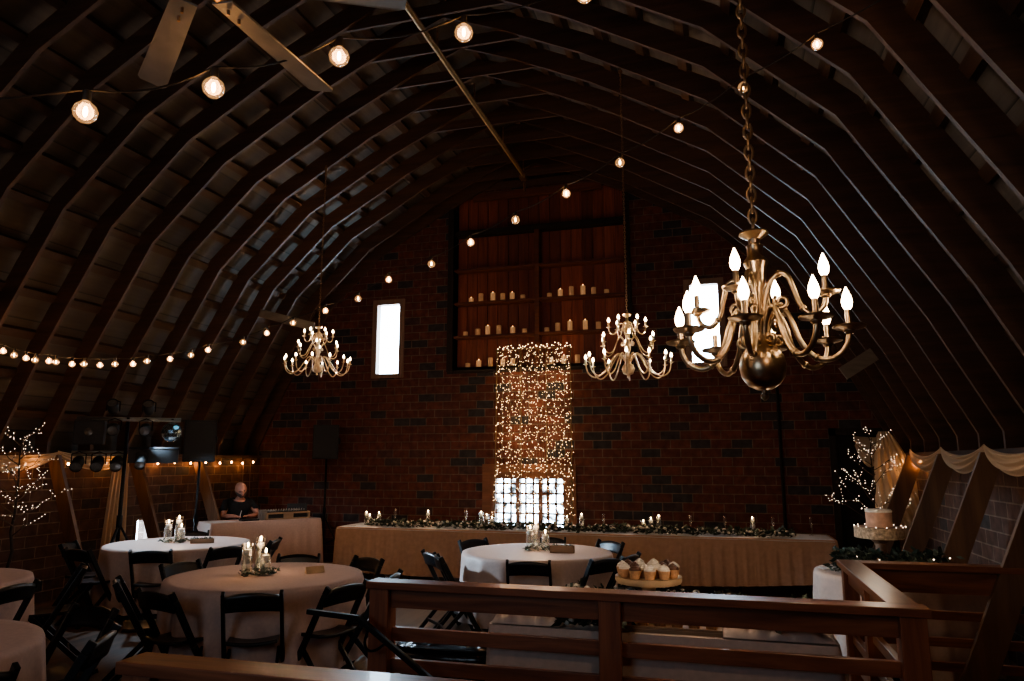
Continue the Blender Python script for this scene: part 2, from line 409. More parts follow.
def gable(y0,y1,openings):
    P=offset(FULL,.33); xs=set([CX+p[0] for p in P]+[XL-.25,XR+.25])
    for a in openings: xs|={a[0],a[1]}
    xs=sorted(xs); mb=MB()
    def top(X):
        h=X-CX
        if h<=P[0][0] or h>=P[-1][0]: return 1.9
        for a,c in zip(P,P[1:]):
            if a[0]-1e-6<=h<=c[0]+1e-6: return a[1]+(c[1]-a[1])*(h-a[0])/(c[0]-a[0])
        return 1.9
    for a,c in zip(xs,xs[1:]):
        if c-a<1e-5: continue
        mid=(a+c)/2; ops=sorted([(o[2],o[3]) for o in openings if o[0]<=mid<=o[1]])
        ta,tc=top(a+1e-4),top(c-1e-4); z=0
        segs=[]
        for o0,o1 in ops:
            if o0>z: segs.append((z,o0,z,o0))
            z=o1
        segs.append((z,ta,z,tc))
        for s0,s1,s2,s3 in segs:
            if s1<=s0 and s3<=s2: continue
            s1=max(s1,s0);s3=max(s3,s2)
            vs=[(a,y0,s0),(a,y0,s1),(c,y0,s3),(c,y0,s2),(a,y1,s0),(a,y1,s1),(c,y1,s3),(c,y1,s2)]
            mb.add(vs,[(0,1,2,3),(7,6,5,4),(0,4,5,1),(3,2,6,7),(1,5,6,2),(0,3,7,4)])
    return mb
HAY=(-4.40,-1.40,3.32,6.42)
W1=(-5.93,-5.35,3.20,4.58); W2=(-.45,.13,3.20,4.58); WC=(-3.70,-2.40,.25,1.52); DR=(1.60,2.30,0,2.12)
wb=gable(WY,WY+.25,[HAY,W1,W2,WC,DR]).build('wall_back','brick_x'); tag(wb,'dark red clay block gable wall at the far end','wall',kind='structure')
wr=gable(Y0-.25,Y0,[]).build('wall_rear','brick_x'); tag(wr,'block gable wall behind the stair','wall',kind='structure')
HT=(8.74,9.06,.42,.90)
def side(x0,x1,ops):
    mb=MB(); ys=sorted({Y0,WY}|{q for o in ops for q in o[:2]})
    for a,c in zip(ys,ys[1:]):
        mid=(a+c)/2; z=0
        for o in ops:
            if o[0]<=mid<=o[1]: mb.bx(x0,x1,a,c,0,o[2]); z=o[3]
        mb.bx(x0,x1,a,c,z,1.78)
    return mb
wl=side(XL-.25,XL,[HT]).build('wall_left','brick_y'); tag(wl,'low side wall of clay blocks under the left rafters','wall',kind='structure')
wR=side(XR,XR+.25,[]).build('wall_right','brick_y'); tag(wR,'low side wall of clay blocks under the right rafters','wall',kind='structure')
for nm,x0,x1 in(('trim_1',XL-.28,XL+.04),('trim_2',XR-.04,XR+.28)):
    b=MB(); b.bx(x0,x1,Y0,WY,1.78,1.83); tag(b.build(nm,'purlin'),'timber sill plate on top of the low side wall '+('on the left' if x0<0 else 'on the right'),'sill plate',kind='structure')
# floor with stair opening
SX0,SX1,SY0,SY1=-2.12,.80,2.42,4.14
b=MB(); b.bx(XL-.25,XR+.25,Y0-.25,SY0,-.15,0); b.bx(XL-.25,XR+.25,SY1,WY+.25,-.15,0); b.bx(XL-.25,SX0,SY0,SY1,-.15,0); b.bx(SX1,XR+.25,SY0,SY1,-.15,0)
tag(b.build('floor','floor'),'worn wooden plank loft floor','floor',kind='structure')
b=MB(); zb=-2.7
b.bx(SX0-.1,SX0,SY0-.1,SY1+.1,zb,-.15); b.bx(SX1,SX1+.1,SY0-.1,SY1+.1,zb,-.15); b.bx(SX0,SX1,SY0-.1,SY0,zb,-.15); b.bx(SX0,SX1,SY1,SY1+.1,zb,-.15); b.bx(SX0-.1,SX1+.1,SY0-.1,SY1+.1,zb-.1,zb)
tag(b.build('wall_light_stop','darkwood'),'unseen dark shaft under the stair opening, added to block light from below','wall',kind='structure')  # unseen shaft added to keep sky light from rising through the opening
st=empty('staircase',(SX0,(SY0+SY1)/2,-.17),0,'wooden stair dropping below the loft floor inside the railing','stairs')
for k in range(9):
    b=MB(); b.bx(.0+.27*k,.30+.27*k,-.8,.8,-.19*k-.04,-.19*k); b.build('tread','rail_y',st)
for s_ in(-1,1):
    b=MB(); b.bar((0,.82*s_,-.05),(2.6,.82*s_,-1.87),.04,.25); b.build('stringer','rail_x',st)

# windows
def window(name,W,y,frame,cols,rows,pane,label,fw_=.06,sash=1):
    x0,x1,z0,z1=W; o=empty(name,((x0+x1)/2,y,z0),0,label,'window',kind='structure'); cx=(x0+x1)/2
    f=MB(); L=x0-cx; Rr=x1-cx; H=z1-z0
    f.bx(L-.02,L+fw_,-.03,.12,-.02,H+.02); f.bx(Rr-fw_,Rr+.02,-.03,.12,-.02,H+.02); f.bx(L+fw_,Rr-fw_,-.03,.12,H-fw_,H+.02); f.bx(L+fw_,Rr-fw_,-.05,.12,-.02,fw_*.7)
    f.build('window_frame',frame,o,bevel=.004)
    if sash>1 or cols>1:
        m_=MB(); w=(Rr-L-2*fw_)/sash
        for i in range(sash):
            a=L+fw_+i*w
            if i: m_.bx(a-.035,a+.035,.0,.10,fw_*.7,H-fw_)
            for k in range(1,cols): m_.bx(a+w*k/cols-.015,a+w*k/cols+.015,.03,.07,fw_*.7,H-fw_)
        for k in range(1,rows): zz=H*k/rows; m_.bx(L+fw_,Rr-fw_,.03,.07,zz-.015,zz+.015)
        m_.build('muntin',frame,o)
    p=MB(); p.bx(L+fw_*.8,Rr-fw_*.8,.05,.055,fw_*.6,H-fw_*.8); p.build('pane',pane,o)
    return o
window('window_1',W1,WY,'frame',1,1,'clearpane','tall narrow bright window left of the plank hay door',.075)
window('window_2',W2,WY,'frame',1,1,'clearpane','tall narrow bright window behind the large chandelier',.075)
window('window_3',WC,WY,'redframe',3,8,'mottled','low three part lattice window behind the head table',.08,3)
# casing over the lattice window
b=MB(); b.bx(WC[0]-.14,WC[1]+.14,WY-.035,WY,1.52,1.68); b.bx(WC[0]-.14,WC[0],WY-.035,WY,.25,1.52); b.bx(WC[1],WC[1]+.14,WY-.035,WY,.25,1.52)
tag(b.build('trim_3','redframe'),'reddish board casing around the low lattice window','trim',kind='structure')
# small hatch in left wall
w4=empty('window_4',(XL,(HT[0]+HT[1])/2,HT[2]),0,'small low bright opening in the left wall behind the hanging drape','window',kind='structure')
b=MB(); hw=(HT[1]-HT[0])/2; b.bx(-.12,.01,-hw-.01,-hw+.02,0,.48); b.bx(-.12,.01,hw-.02,hw+.01,0,.48); b.bx(-.12,.01,-hw,hw,.46,.49); b.bx(-.12,.03,-hw,hw,-.01,.04); b.build('window_frame','frame',w4)
b=MB(); b.bx(-.06,-.055,-hw,hw,0,.47); b.build('pane','clearpane',w4)

# hay door: planks, shelves, posts
hx0,hx1,hz0,hz1=HAY
hd=empty('door_1',((hx0+hx1)/2,WY,hz0),0,'tall reddish plank hay door recessed in the gable and fitted with shelves','door',kind='structure')
cx=(hx0+hx1)/2; w=(hx1-hx0)/2; Hh=hz1-hz0
b=MB(); 
topz=lambda X:min(Hh,roofz(X,.1)-hz0)
for k in range(16):
    a=-w+2*w*k/16; c=a+2*w/16-.006
    b.bx(a,c,.20+.004*(k%2),.225,0,Hh)
b.bx(-w,w,.228,.245,0,Hh); b.build('planks','planks',hd)  # backing board added behind the planks to stop daylight through the gaps
for z in (0,.555,1.15,1.75):
    b=MB(); b.bx(-w,-.04,.0,.20,z-.045,z); b.build('shelf','shelf',hd)
    b=MB(); b.bx(.04,w,.0,.20,z-.045,z); b.build('shelf','shelf',hd)
b=MB(); b.bx(-w,w,.0,.18,2.36,2.45); b.build('beam','darkwood',hd)
b=MB(); b.bx(-.04,.04,-.005,.20,-.045,2.36); b.build('centre_post','shelf',hd)
b=MB(); b.bx(-1.15,1.15,-.03,.05,2.98,3.10); b.build('header_board','shelf',hd)
for s_ in(-1,1):
    b=MB(); xx=s_*(w+.0); b.bx(min(xx,xx+s_*.10),max(xx,xx+s_*.10),-.06,.20,-.08,Hh-.25 ); b.build('jamb','darkwood',hd)
b=MB(); b.bx(-w-.1,w+.1,-.03,.2,-.11,-.045); b.build('sill','darkwood',hd)
# black door behind the cake table
d2=empty('door_2',((DR[0]+DR[1])/2,WY,0),0,'black door in the back wall behind the lit twig tree','door',kind='structure')
b=MB(); b.bx(-.35,.35,.08,.12,0,2.12); b.build('door_panel','doorblack',d2)
b=MB(); b.bx(-.42,-.33,-.03,.1,0,2.2); b.bx(.33,.42,-.03,.1,0,2.2); b.bx(-.42,.42,-.03,.1,2.1,2.2); b.build('door_frame','darkwood',d2)
# conduit on back wall
b=MB(); b.tube([(.85,WY-.03,.0),(.85,WY-.03,3.0)],.022,8); b.bx(.80,.90,WY-.05,WY,2.98,3.12)
tag(b.build('conduit_pipe','blackmetal',smooth=True),'thin dark vertical conduit pipe on the back wall below the large chandelier','pipe',kind='structure')
# hay track along the ridge
tr=empty('hay_track',(CX,8.2,6.32),0,'thin metal hay track hanging lengthwise under the ridge','track')
b=MB(); b.bx(-.011,.011,-3.2,2.62,-.03,.03); b.build('rail','track',tr)
b=MB(); b.bx(-.022,.022,-3.2,2.62,.03,.045); b.build('rail_flange','iron',tr)
for y in(-2.5,-1.2,.1,1.4,2.55):
    b=MB(); b.tube([(0,y,.05),(0,y,.30)],.012,6); b.build('hanger','iron',tr)
b=MB(); b.tube([(0,2.62+.09*math.sin(a)*.6,-.04-.10+.10*math.cos(a)) for a in [x*.5 for x in range(0,11)]],.012,6); b.box((0,2.55,-.04),(.10,.14,.06)); b.build('trolley_hook','iron',tr)
# ------------------------------------------------------------------ diagonal braces against the low walls
def brace(side_,y,label,foot=.74,ztop=1.80):
    sx=XL if side_<0 else XR; d=1 if side_<0 else -1
    top=Vector((sx+d*.10,y,ztop)); bot=Vector((sx+d*(.10+foot),y,.0))
    o=empty('timber_brace',(bot.x,y,0),0,label,'brace',None,'structure')
    b=MB(); t=top-bot; w=.105
    vs=[]
    for yy in (-.024,.024):
        vs+=[(-w,yy,0),(w,yy,0),(t.x+w*.9,yy,t.z),(t.x-w*.9,yy,t.z)]
    b.add(vs,[(0,1,2,3),(7,6,5,4),(0,4,5,1),(1,5,6,2),(2,6,7,3),(3,7,4,0)])
    b.build('board','brace',o,bevel=.003)
    return o
for s_,nm in((-1,'left'),(1,'right')):
    for y,l in((11.1,'farthest'),(9.8,'second farthest'),(8.5,'third farthest'),(7.2,'fourth farthest'),(5.9,'nearest visible'),(4.6,'just outside the frame')):
        if y==11.1: continue
        if y<5 : continue
        extra={(-1,7.2):'behind the lit twig tree',(-1,8.5):'beside the hanging drape',(-1,9.8):'next to the tripod loudspeaker',(-1,5.9):'at the left edge of the frame',(1,9.8):'just right of the cake',(1,8.5):'right of the cake table',(1,7.2):'behind the right railing',(1,5.9):'dark and steep beyond the right railing'}[(s_,y)]
        brace(s_,y,f'leaning timber brace on the {nm} low wall, {extra}')
# planks nailed to the rafters
b=MB(); b.bar((-6.98,9.72,4.06),(-5.93,9.60,3.76),.035,.13,(0,0,1)); tag(b.build('rafter_plank','grayplank'),'pale plank nailed to the left rafters above the far left chandelier','plank',kind='structure')
b=MB(); b.bar((1.50,9.72,2.80),(1.88,9.76,3.04),.035,.17,(0,0,1)); tag(b.build('rafter_plank','grayplank'),'short pale plank nailed to the right rafters beside the large chandelier','plank',kind='structure')

# ------------------------------------------------------------------ cloths
def round_cloth(mb,r,z,drop,n=26,amp=.085,seed=0,base=0):
    q=random.Random(seed); ph=[q.random()*6 for _ in range(4)]
    def fn(u,v):
        a=2*PI*u
        if v<.34:
            rr=r*(v/.34); return (rr*math.cos(a),rr*math.sin(a),z+.0)
        t=(v-.34)/.66
        if t<.08: rr=r+.008*(t/.08); zz=z-.012*(t/.08)**2
        else: zz=z-.012-(t-.08)/.92*drop; rr=r+.01
        fold=.5+.5*math.sin(n*a/1.0+ph[0]+.8*math.sin(3*a+ph[1]))
        fold=fold**1.5*(.6+.4*math.sin(5*a+ph[2]))
        rr+=amp*fold*min(1,t*1.2)**1.1+ .02*t
        return (rr*math.cos(a),rr*math.sin(a),zz+.012*t*math.sin(7*a+ph[3]))
    mb.grid(fn,240,22,cu=True); return mb
def rect_cloth(L,W,z,drop,amp=.03,fw=.13,seed=0,flare=.03,hem=None):
    """origin at centre; returns MB"""
    q=random.Random(seed); c=.05
    per=[]  # rounded rect points + normals
    def line(a,bp,n,k):
        for i in range(k):
            t=i/k; per.append((a[0]+(bp[0]-a[0])*t,a[1]+(bp[1]-a[1])*t,n[0],n[1]))
    def arc(cx,cy,a0,k=5):
        for i in range(k):
            a=a0+PI/2*i/k; per.append((cx+c*math.cos(a),cy+c*math.sin(a),math.cos(a),math.sin(a)))
    x=L/2;y=W/2; kx=int(L/.018); ky=int(W/.018)
    line((-x+c,-y),(x-c,-y),(0,-1),kx); arc(x-c,-y+c,-PI/2); line((x,-y+c),(x,y-c),(1,0),ky); arc(x-c,y-c,0); line((x-c,y),(-x+c,y),(0,1),kx); arc(-x+c,y-c,PI/2); line((-x,y-c),(-x,-y+c),(-1,0),ky); arc(-x+c,-y+c,PI)
    N=len(per); s=0; S=[0]
    for i in range(1,N): s+=math.hypot(per[i][0]-per[i-1][0],per[i][1]-per[i-1][1]); S.append(s)
    ph=[q.random()*6 for _ in range(5)]
    mb=MB(); rows=12; vs=[]
    for j in range(rows+1):
        t=j/rows
        for i,(px,py,nx,ny) in enumerate(per):
            f=math.sin(2*PI*S[i]/fw+ph[0]+1.3*math.sin(S[i]*2.1+ph[1]))+.5*math.sin(2*PI*S[i]/(fw*.43)+ph[2])
            d=.006+(amp*(.5+.5*f)*(.5+.5*math.sin(S[i]*1.3+ph[3])*.8)+flare)*t**.8 if t>0 else 0
            zz=z-drop*t - (.010 if j>0 else 0)
            if hem: zz=z-(drop+hem(px,py))*t
            vs.append((px+nx*d,py+ny*d,zz+.006*t*math.sin(S[i]*3+ph[4])))
    fs=[]
    for j in range(rows):
        for i in range(N): fs.append((j*N+i,(j+1)*N+i,(j+1)*N+(i+1)%N,j*N+(i+1)%N))
    mb.add(vs,fs)
    # top
    mb.add([(p[0],p[1],z) for p in per],[tuple(range(N))])
    return mb

# ------------------------------------------------------------------ round tables
TABS={}
def rtable(key,x,y,name,cmat,seed,r=.80,drop=.64,visible=True):
    t=empty('round_table',(x,y,0),0,f'round folding table hidden under the cloth, {name}','table','round banquet tables')
    b=MB(); b.lathe([(r-.02,.715),(r-.012,.74),(r-.02,.752)],n=48); b.build('tabletop','lightwood',t,smooth=True)
    for k in range(4):
        a=PI/4+k*PI/2; b=MB(); b.tube([(.42*math.cos(a),.42*math.sin(a),.72),(.5*math.cos(a),.5*math.sin(a),0)],.014,8); b.build('leg','blackmetal',t,smooth=True)
    c=MB(); round_cloth(c,r,.76,drop,seed=seed,n=17)
    o=c.build('tablecloth',cmat,None,smooth='all'); o.location=(x,y,0)
    tag(o,f'pale floor length cloth over the round table {name}','tablecloth','round tablecloths'); TABS[key]=(x,y)
rtable('T1',-3.80,5.59,'in the left foreground','cloth_rose',1)
rtable('T2',-1.98,7.85,'in front of the head table','cloth',2)
rtable('T3',-6.30,7.46,'at the back left by the drape','cloth',3)
rtable('T4',-6.33,4.50,'cut by the left edge, farther one','cloth_rose',4)
rtable('T5',-4.30,2.82,'in the bottom left corner','cloth_rose',5)
rtable('TC',1.42,7.22,'carrying the cake, right side','white',6,r=.66,drop=.70)

# ------------------------------------------------------------------ folding chairs
def make_chair():
    o=empty('folding_chair',(0,0,0))
    hw=.205
    for s_ in(-1,1):
        b=MB(); x=s_*hw
        pts=[(x*1.04,.21,.0),(x,-.02,.40),(x*.98,-.20,.74),(x*.97,-.235,.80)]
        for p,q in zip(pts,pts[1:]): b.bar(p,q,.026,.046,(0,0,1))
        b.build('front_leg','black',o,bevel=.005)
        b=MB(); x=s_*(hw-.032); b.bar((x,-.27,0),(x,.02,.30),.022,.04); b.bar((x,.02,.30),(x,.14,.425),.022,.04); b.build('rear_leg','black',o,bevel=.004)
    b=MB(); b.grid(lambda u,v:(-.175+.35*u,-.16+.36*v,.435+.018*((2*u-1)**2)+.012*((2*v-1)**4)-.008),8,8)
    b.build('seat','black',o,smooth='all',solid=.024)
    b=MB()
    def rail(u,v):
        a=(2*u-1); x=a*hw*.97; y=-.215-.03*(1-a*a)+.0*v
        arch=.028*(1-a*a)
        zb=.655+.014*(1-a*a); zt=.765+arch
        return (x,y-(v-.5)*.035,zb+(zt-zb)*v)
    b.grid(rail,14,4); b.build('top_rail','black',o,smooth='all',solid=.022)
    b=MB(); b.bar((-hw,.135,.145),(hw,.135,.145),.02,.03); b.build('stretcher','black',o,bevel=.004)
    b=MB(); b.bar((-hw+.03,-.17,.105),(hw-.03,-.17,.105),.02,.03); b.build('stretcher','black',o,bevel=.004)
    return o
chair0=make_chair(); firstc=[True]
def chair(key,ang,label,rad=.86,twist=0):
    x,y=TABS[key]; a=R(ang)
    place(chair0,firstc[0],(x+rad*math.cos(a),y+rad*math.sin(a),0),a+PI/2+R(twist),label,'chair','black folding chairs'); firstc[0]=False
LT='the left foreground table'; LM='the middle round table'; LB='the back left round table'
for k,a,l,r,tw in [
 ('T1',300,f'black folding chair at {LT}, nearest the camera, back squarely seen',.86,-2),
 ('T1',262,f'black folding chair at {LT}, left front, turned to the right',.88,-6),
 ('T1',335,f'black folding chair at {LT}, right front above the stair handrail',.88,8),
 ('T1',8,f'black folding chair at {LT}, seen edge on at its right side',.90,0),
 ('T1',66,f'black folding chair at {LT}, far right, top rail showing beyond the cloth',.88,0),
 ('T1',108,f'black folding chair at {LT}, far side behind the candles',.86,0),
 ('T1',168,f'black folding chair at {LT}, far left between two tables',.88,0),
 ('T1',222,f'black folding chair at {LT}, left side, low behind another chair',.90,0),
 ('T3',296,f'black folding chair at {LB}, front, back to the camera',.86,0),
 ('T3',336,f'black folding chair at {LB}, right front',.88,4),
 ('T3',18,f'black folding chair at {LB}, right end seen from the side',.92,0),
 ('T3',248,f'black folding chair at {LB}, left front seen from the side',.92,12),
 ('T3',214,f'black folding chair at {LB}, far left by the timber brace',.95,-8),
 ('T3',122,f'black folding chair at {LB}, far side behind the candles',.88,0),
 ('T2',280,f'black folding chair at {LM}, nearest the camera behind the railing',.86,0),
 ('T2',214,f'black folding chair at {LM}, left side seen edge on',.96,10),
 ('T2',232,f'black folding chair at {LM}, left front, overlapping its neighbour',.98,-20),
 ('T2',322,f'black folding chair at {LM}, right front',.88,0),
 ('T2',343,f'black folding chair at {LM}, right end, beside the cupcakes',.88,0),
 ('T2',148,f'black folding chair at {LM}, far left against the head table',.88,0),
 ('T2',96,f'black folding chair at {LM}, far side behind the candles',.86,0),
 ('T2',52,f'black folding chair at {LM}, far right against the head table',.88,0),
 ('T4',356,'black folding chair at the farther left edge table, back slanting across its cloth',.88,8),
 ('T4',48,'black folding chair at the farther left edge table, by the timber brace',.95,0),
 ('T5',28,'black folding chair in the bottom left corner, glossy back turned to the right',.93,0),
 ('T5',70,'black folding chair on the far side of the bottom left table',.95,10),
 ('T5',346,'black folding chair cut by the bottom left corner of the picture',.9,0)]:
    chair(k,a,l,r,tw)

# ------------------------------------------------------------------ candles, vases
def make_vase(h,fill):
    o=empty('candle_vase',(0,0,0)); r=.045
    b=MB(); b.lathe([(r-.004,.0),(r,.0),(r,h)],n=18,cap=False); b.lathe([(.001,.004),(r-.002,.004)],n=18,cap=False); b.build('glass','glass',o,smooth='all')
    b=MB(); b.lathe([(.001,.006),(r-.004,.006),(r-.004,fill),(.001,fill)],n=16,cap=False); b.build('water','water',o,smooth='all')
    b=MB(); b.lathe([(.026,fill-.02),(.033,fill),(.033,fill+.022),(.028,fill+.026)],n=14); c=b.build('candle','waxwhite',o,smooth=True)
    b=MB(); b.ell((0,0,fill+.062),(.009,.009,.022),8,6); b.build('flame','flame',c,smooth='all')
    return o
V={k:make_vase(*k) for k in((.30,.225),(.26,.185),(.21,.14))}; Vf={k:True for k in V}
TALL,MID,SHORT=(.30,.225),(.26,.185),(.21,.14)
def vase(kind,x,y,label,z=.762,sc_=1):
    place(V[kind],Vf[kind],(x,y,z),rnd.random()*6,label,'candle vase','glass cylinder vases with floating candles',(sc_,sc_,sc_)); Vf[kind]=False
lights=[]
for key,nm in(('T1','the left foreground round table'),('T2','the middle round table'),('T3','the back left round table')):
    x,y=TABS[key]
    x+={'T1':-.09,'T2':.0,'T3':-.06}[key]; y+={'T1':.02,'T2':.10,'T3':.03}[key]
    c,s_=math.cos(psi),math.sin(psi)
    for kd,dx,dy,l in((TALL,-.03,.10,'tallest'),(MID,-.095,-.03,'medium height'),(SHORT,.07,-.05,'shortest')):
        vase(kd,x+dx*c-dy*s_,y+dx*s_+dy*c,f'{l} glass candle cylinder of the cluster on {nm}')
    lights.append((x,y,1.05))
    # greenery ring
    b=MB(); q=random.Random(hash(nm)%99+3)
    q=random.Random({'T1':5,'T2':6,'T3':8}[key])
    def leaf(mb,cx,cy,cz,sz,q):
        a=q.random()*2*PI; t=q.uniform(-.5,.9); d=Vector((math.cos(a)*math.cos(t),math.sin(a)*math.cos(t),math.sin(t))); n=d.orthogonal().normalized(); sd=d.cross(n)
        w=Vector((cx,cy,cz)); 
        if abs(sd.z)>.8: sd,n=n,sd
        P=[w,w+d*sz*.45+sd*sz*.28+n*sz*.05,w+d*sz,w+d*sz*.45-sd*sz*.28+n*sz*.05]
        P=[Vector((p.x,p.y,max(p.z,.003))) for p in P]
        mb.add(P,[(0,1,2),(0,2,3)])
    for k in range(150):
        a=q.random()*2*PI; rr=q.uniform(.07,.17); leaf(b,rr*math.cos(a),rr*math.sin(a),q.uniform(.0,.035),q.uniform(.03,.055),q)
    g=empty('greenery_ring',(x,y,.762),0,f'loose ring of small leaves around the candles on {nm}','greenery','table greenery')
    b.build('leaves','leaf2',g)
    b=MB()
    for k in range(22):
        a=q.random()*2*PI; rr=q.uniform(.06,.15); b.ell((rr*math.cos(a),rr*math.sin(a),q.uniform(.015,.045)),(.011,.011,.008),6,4)
    tag(b.build('flowers','petal',g,smooth='all'),kind='stuff')
# table number sign / wooden block
def signblock(x,y,rz,L,h,label):
    o=empty('table_sign',(x,y,.763),rz,label,'sign')
    b=MB(); b.add([(-L/2,-.03,0),(L/2,-.03,0),(L/2,.03,0),(-L/2,.03,0),(-L/2,0,h),(L/2,0,h)],[(0,3,2,1),(0,1,5,4),(2,3,4,5),(1,2,5),(3,0,4)]); b.build('folded_card','stand',o)
signblock(-3.46,5.80,R(50),.16,.055,'small folded card standing on the left foreground round table')
def box_(x,y,rz,L,w,h,label):
    o=empty('wooden_box',(x,y,.763),rz,label,'box'); t=.012
    b=MB(); b.bx(-L/2,L/2,-w/2,-w/2+t,0,h); b.bx(-L/2,L/2,w/2-t,w/2,0,h); b.bx(-L/2,-L/2+t,-w/2,w/2,0,h); b.bx(L/2-t,L/2,-w/2,w/2,0,h); b.bx(-L/2,L/2,-w/2,w/2,0,t); b.build('body','lightwood',o)
    b=MB(); q=random.Random(int(L*1000))
    for k in range(60): leaf(b,q.uniform(-L/2,L/2)*.9,q.uniform(-w/2,w/2)*.8,h*.7+q.random()*.02,.035,q)
    b.build('leaves','leaf2',o)
box_(-1.68,7.78,R(8),.26,.09,.075,'low wooden box with leaves on the middle round table')
box_(-6.00,7.50,R(35),.26,.09,.05,'low wooden box on the back left round table')

# ------------------------------------------------------------------ head table
HX0,HX1,HY0,HY1=-5.58,1.32,9.88,10.66
ht=empty('head_table',((HX0+HX1)/2,(HY0+HY1)/2,0),0,'long row of folding tables before the back wall, forming the head table','table')
L=HX1-HX0;W=HY1-HY0
b=MB(); b.bx(-L/2+.02,L/2-.02,-W/2+.02,W/2-.02,.71,.75); b.build('tabletop','lightwood',ht)
for k in range(8):
    for s_ in(-1,1):
        b=MB(); xx=-L/2+.25+k*(L-.5)/7; b.tube([(xx,s_*(W/2-.1),.71),(xx,s_*(W/2-.1),0)],.014,6); b.build('leg','blackmetal',ht,smooth=True)
hem=lambda x,y: .085-.12*max(0,(x-1.0)/2.6) if True else 0
c=rect_cloth(L,W,.758,.55,amp=.035,fw=.17,seed=4,flare=.03,hem=hem); o=c.build('table_skirt','tan',None,smooth='all'); o.location=ht.location
tag(o,'long gathered tan skirt hanging around the head table','table skirt')
b=MB(); b.grid(lambda u,v:(-L/2+.03+(L-.06)*u,-W/2-.012+(W+.01)*v,.763+.0025*math.sin(u*60+3*v)+(-.02 if v==0 else 0)),160,8); o=b.build('table_runner','runner',None,smooth='all',solid=.003); o.location=ht.location
tag(o,'white overlay cloth lying along the top of the head table','table runner')
def garland(x0,x1,yc,wd,label,seed,zb=.768,n=560,hump=.085,fl=95,name='leaf_garland',sz=(.045,.095)):
    q=random.Random(seed); o=empty(name,((x0+x1)/2,yc,zb),0,label,'garland'); Ls=x1-x0
    b=MB(); b2=MB(); f=MB(); s_=MB()
    path=lambda t:(-Ls/2+Ls*t,wd*.35*math.sin(t*9+seed)+wd*.15*math.sin(t*23))
    s_.tube([(path(t/40)[0],path(t/40)[1],.02) for t in range(41)],.006,5); s_.build('stem','bark',o)
    for k in range(n):
        t=q.random(); px,py=path(t); leaf(b if k%3 else b2,px+q.gauss(0,.02),py+q.gauss(0,wd*.33),q.uniform(0.005,hump),q.uniform(*sz),q)
    b.build('leaves','leaf',o); b2.build('pale_leaves','leaf2',o)
    for k in range(fl):
        t=q.random(); px,py=path(t); r_=q.uniform(.012,.026); f.ell((px,py+q.gauss(0,wd*.3),q.uniform(.02,hump)),(r_,r_,r_*.8),6,4)
    if fl: tag(f.build('flowers','petal',o,smooth='all'),kind='stuff')
    return o
yy=HY0+.22
garland(-5.20,-3.62,yy,.20,'leafy garland on the left stretch of the head table',1)
garland(-3.60,-2.20,yy,.20,'leafy garland on the head table below the lattice window',2)
garland(-2.18,-.75,yy,.20,'leafy garland on the head table right of the lattice window',3)
garland(-.73,.85,yy,.20,'leafy garland on the right stretch of the head table',4)
for x,kd,l in [(-5.26,MID,'leftmost glass candle cylinder on the head table'),(-5.19,SHORT,'short glass candle cylinder between its two neighbours at the left end of the head table'),(-5.05,MID,'third glass candle cylinder from the left on the head table'),
  (-4.27,TALL,'lone glass candle cylinder on the head table between the left chairs and the lattice window'),
  (-3.43,TALL,'tall glass candle cylinder just left of the lattice window'),(-3.33,MID,'middle glass candle cylinder just left of the lattice window'),(-3.24,SHORT,'small glass candle cylinder at the lower left corner of the lattice window'),
  (-2.14,MID,'glass candle cylinder at the right corner of the lattice window, left of its pair'),(-1.94,TALL,'tall glass candle cylinder right of the lattice window'),
  (-1.07,SHORT,'shortest of three glass candle cylinders right of the middle of the head table'),(-.97,MID,'middle of three glass candle cylinders right of the middle of the head table'),(-.87,TALL,'tallest of three glass candle cylinders right of the middle of the head table'),
  (.35,TALL,'lone glass candle cylinder near the right end of the head table')]:
    vase(kd,x,10.24+(.05 if kd is TALL else -.03 if kd is SHORT else 0),l,.768,.76)
# champagne flutes
def make_flute():
    o=empty('champagne_flute',(0,0,0))
    b=MB(); b.lathe([(.030,0),(.028,.004),(.004,.010),(.0035,.09),(.012,.105),(.021,.15),(.023,.20),(.020,.23)],n=14,cap=False); b.build('bowl','glass',o,smooth='all'); return o
fl0=make_flute(); ff=True
for x,l in [(-4.85,'champagne flute on the left stretch of the head table'),(-3.70,'champagne flute left of the lattice window candles'),(-1.64,'champagne flute right of the lattice window candles'),(-.45,'champagne flute right of the three clustered cylinders'),(0.0,'champagne flute left of the lone right candle cylinder'),(.61,'champagne flute right of the lone right candle cylinder'),(1.08,'champagne flute at the right end of the head table')]:
    place(fl0,ff,(x,10.38,.768),0,l,'champagne flute','champagne flutes on the head table'); ff=False
# white plates / cards at settings
for x in (-5.42,1.16):
    b=MB(); b.box((x,10.12,.772),(.16,.11,.006)); tag(b.build('place_card','paper',bevel=.002),'flat white card at the '+('left' if x<0 else 'right')+' end of the head table','card')
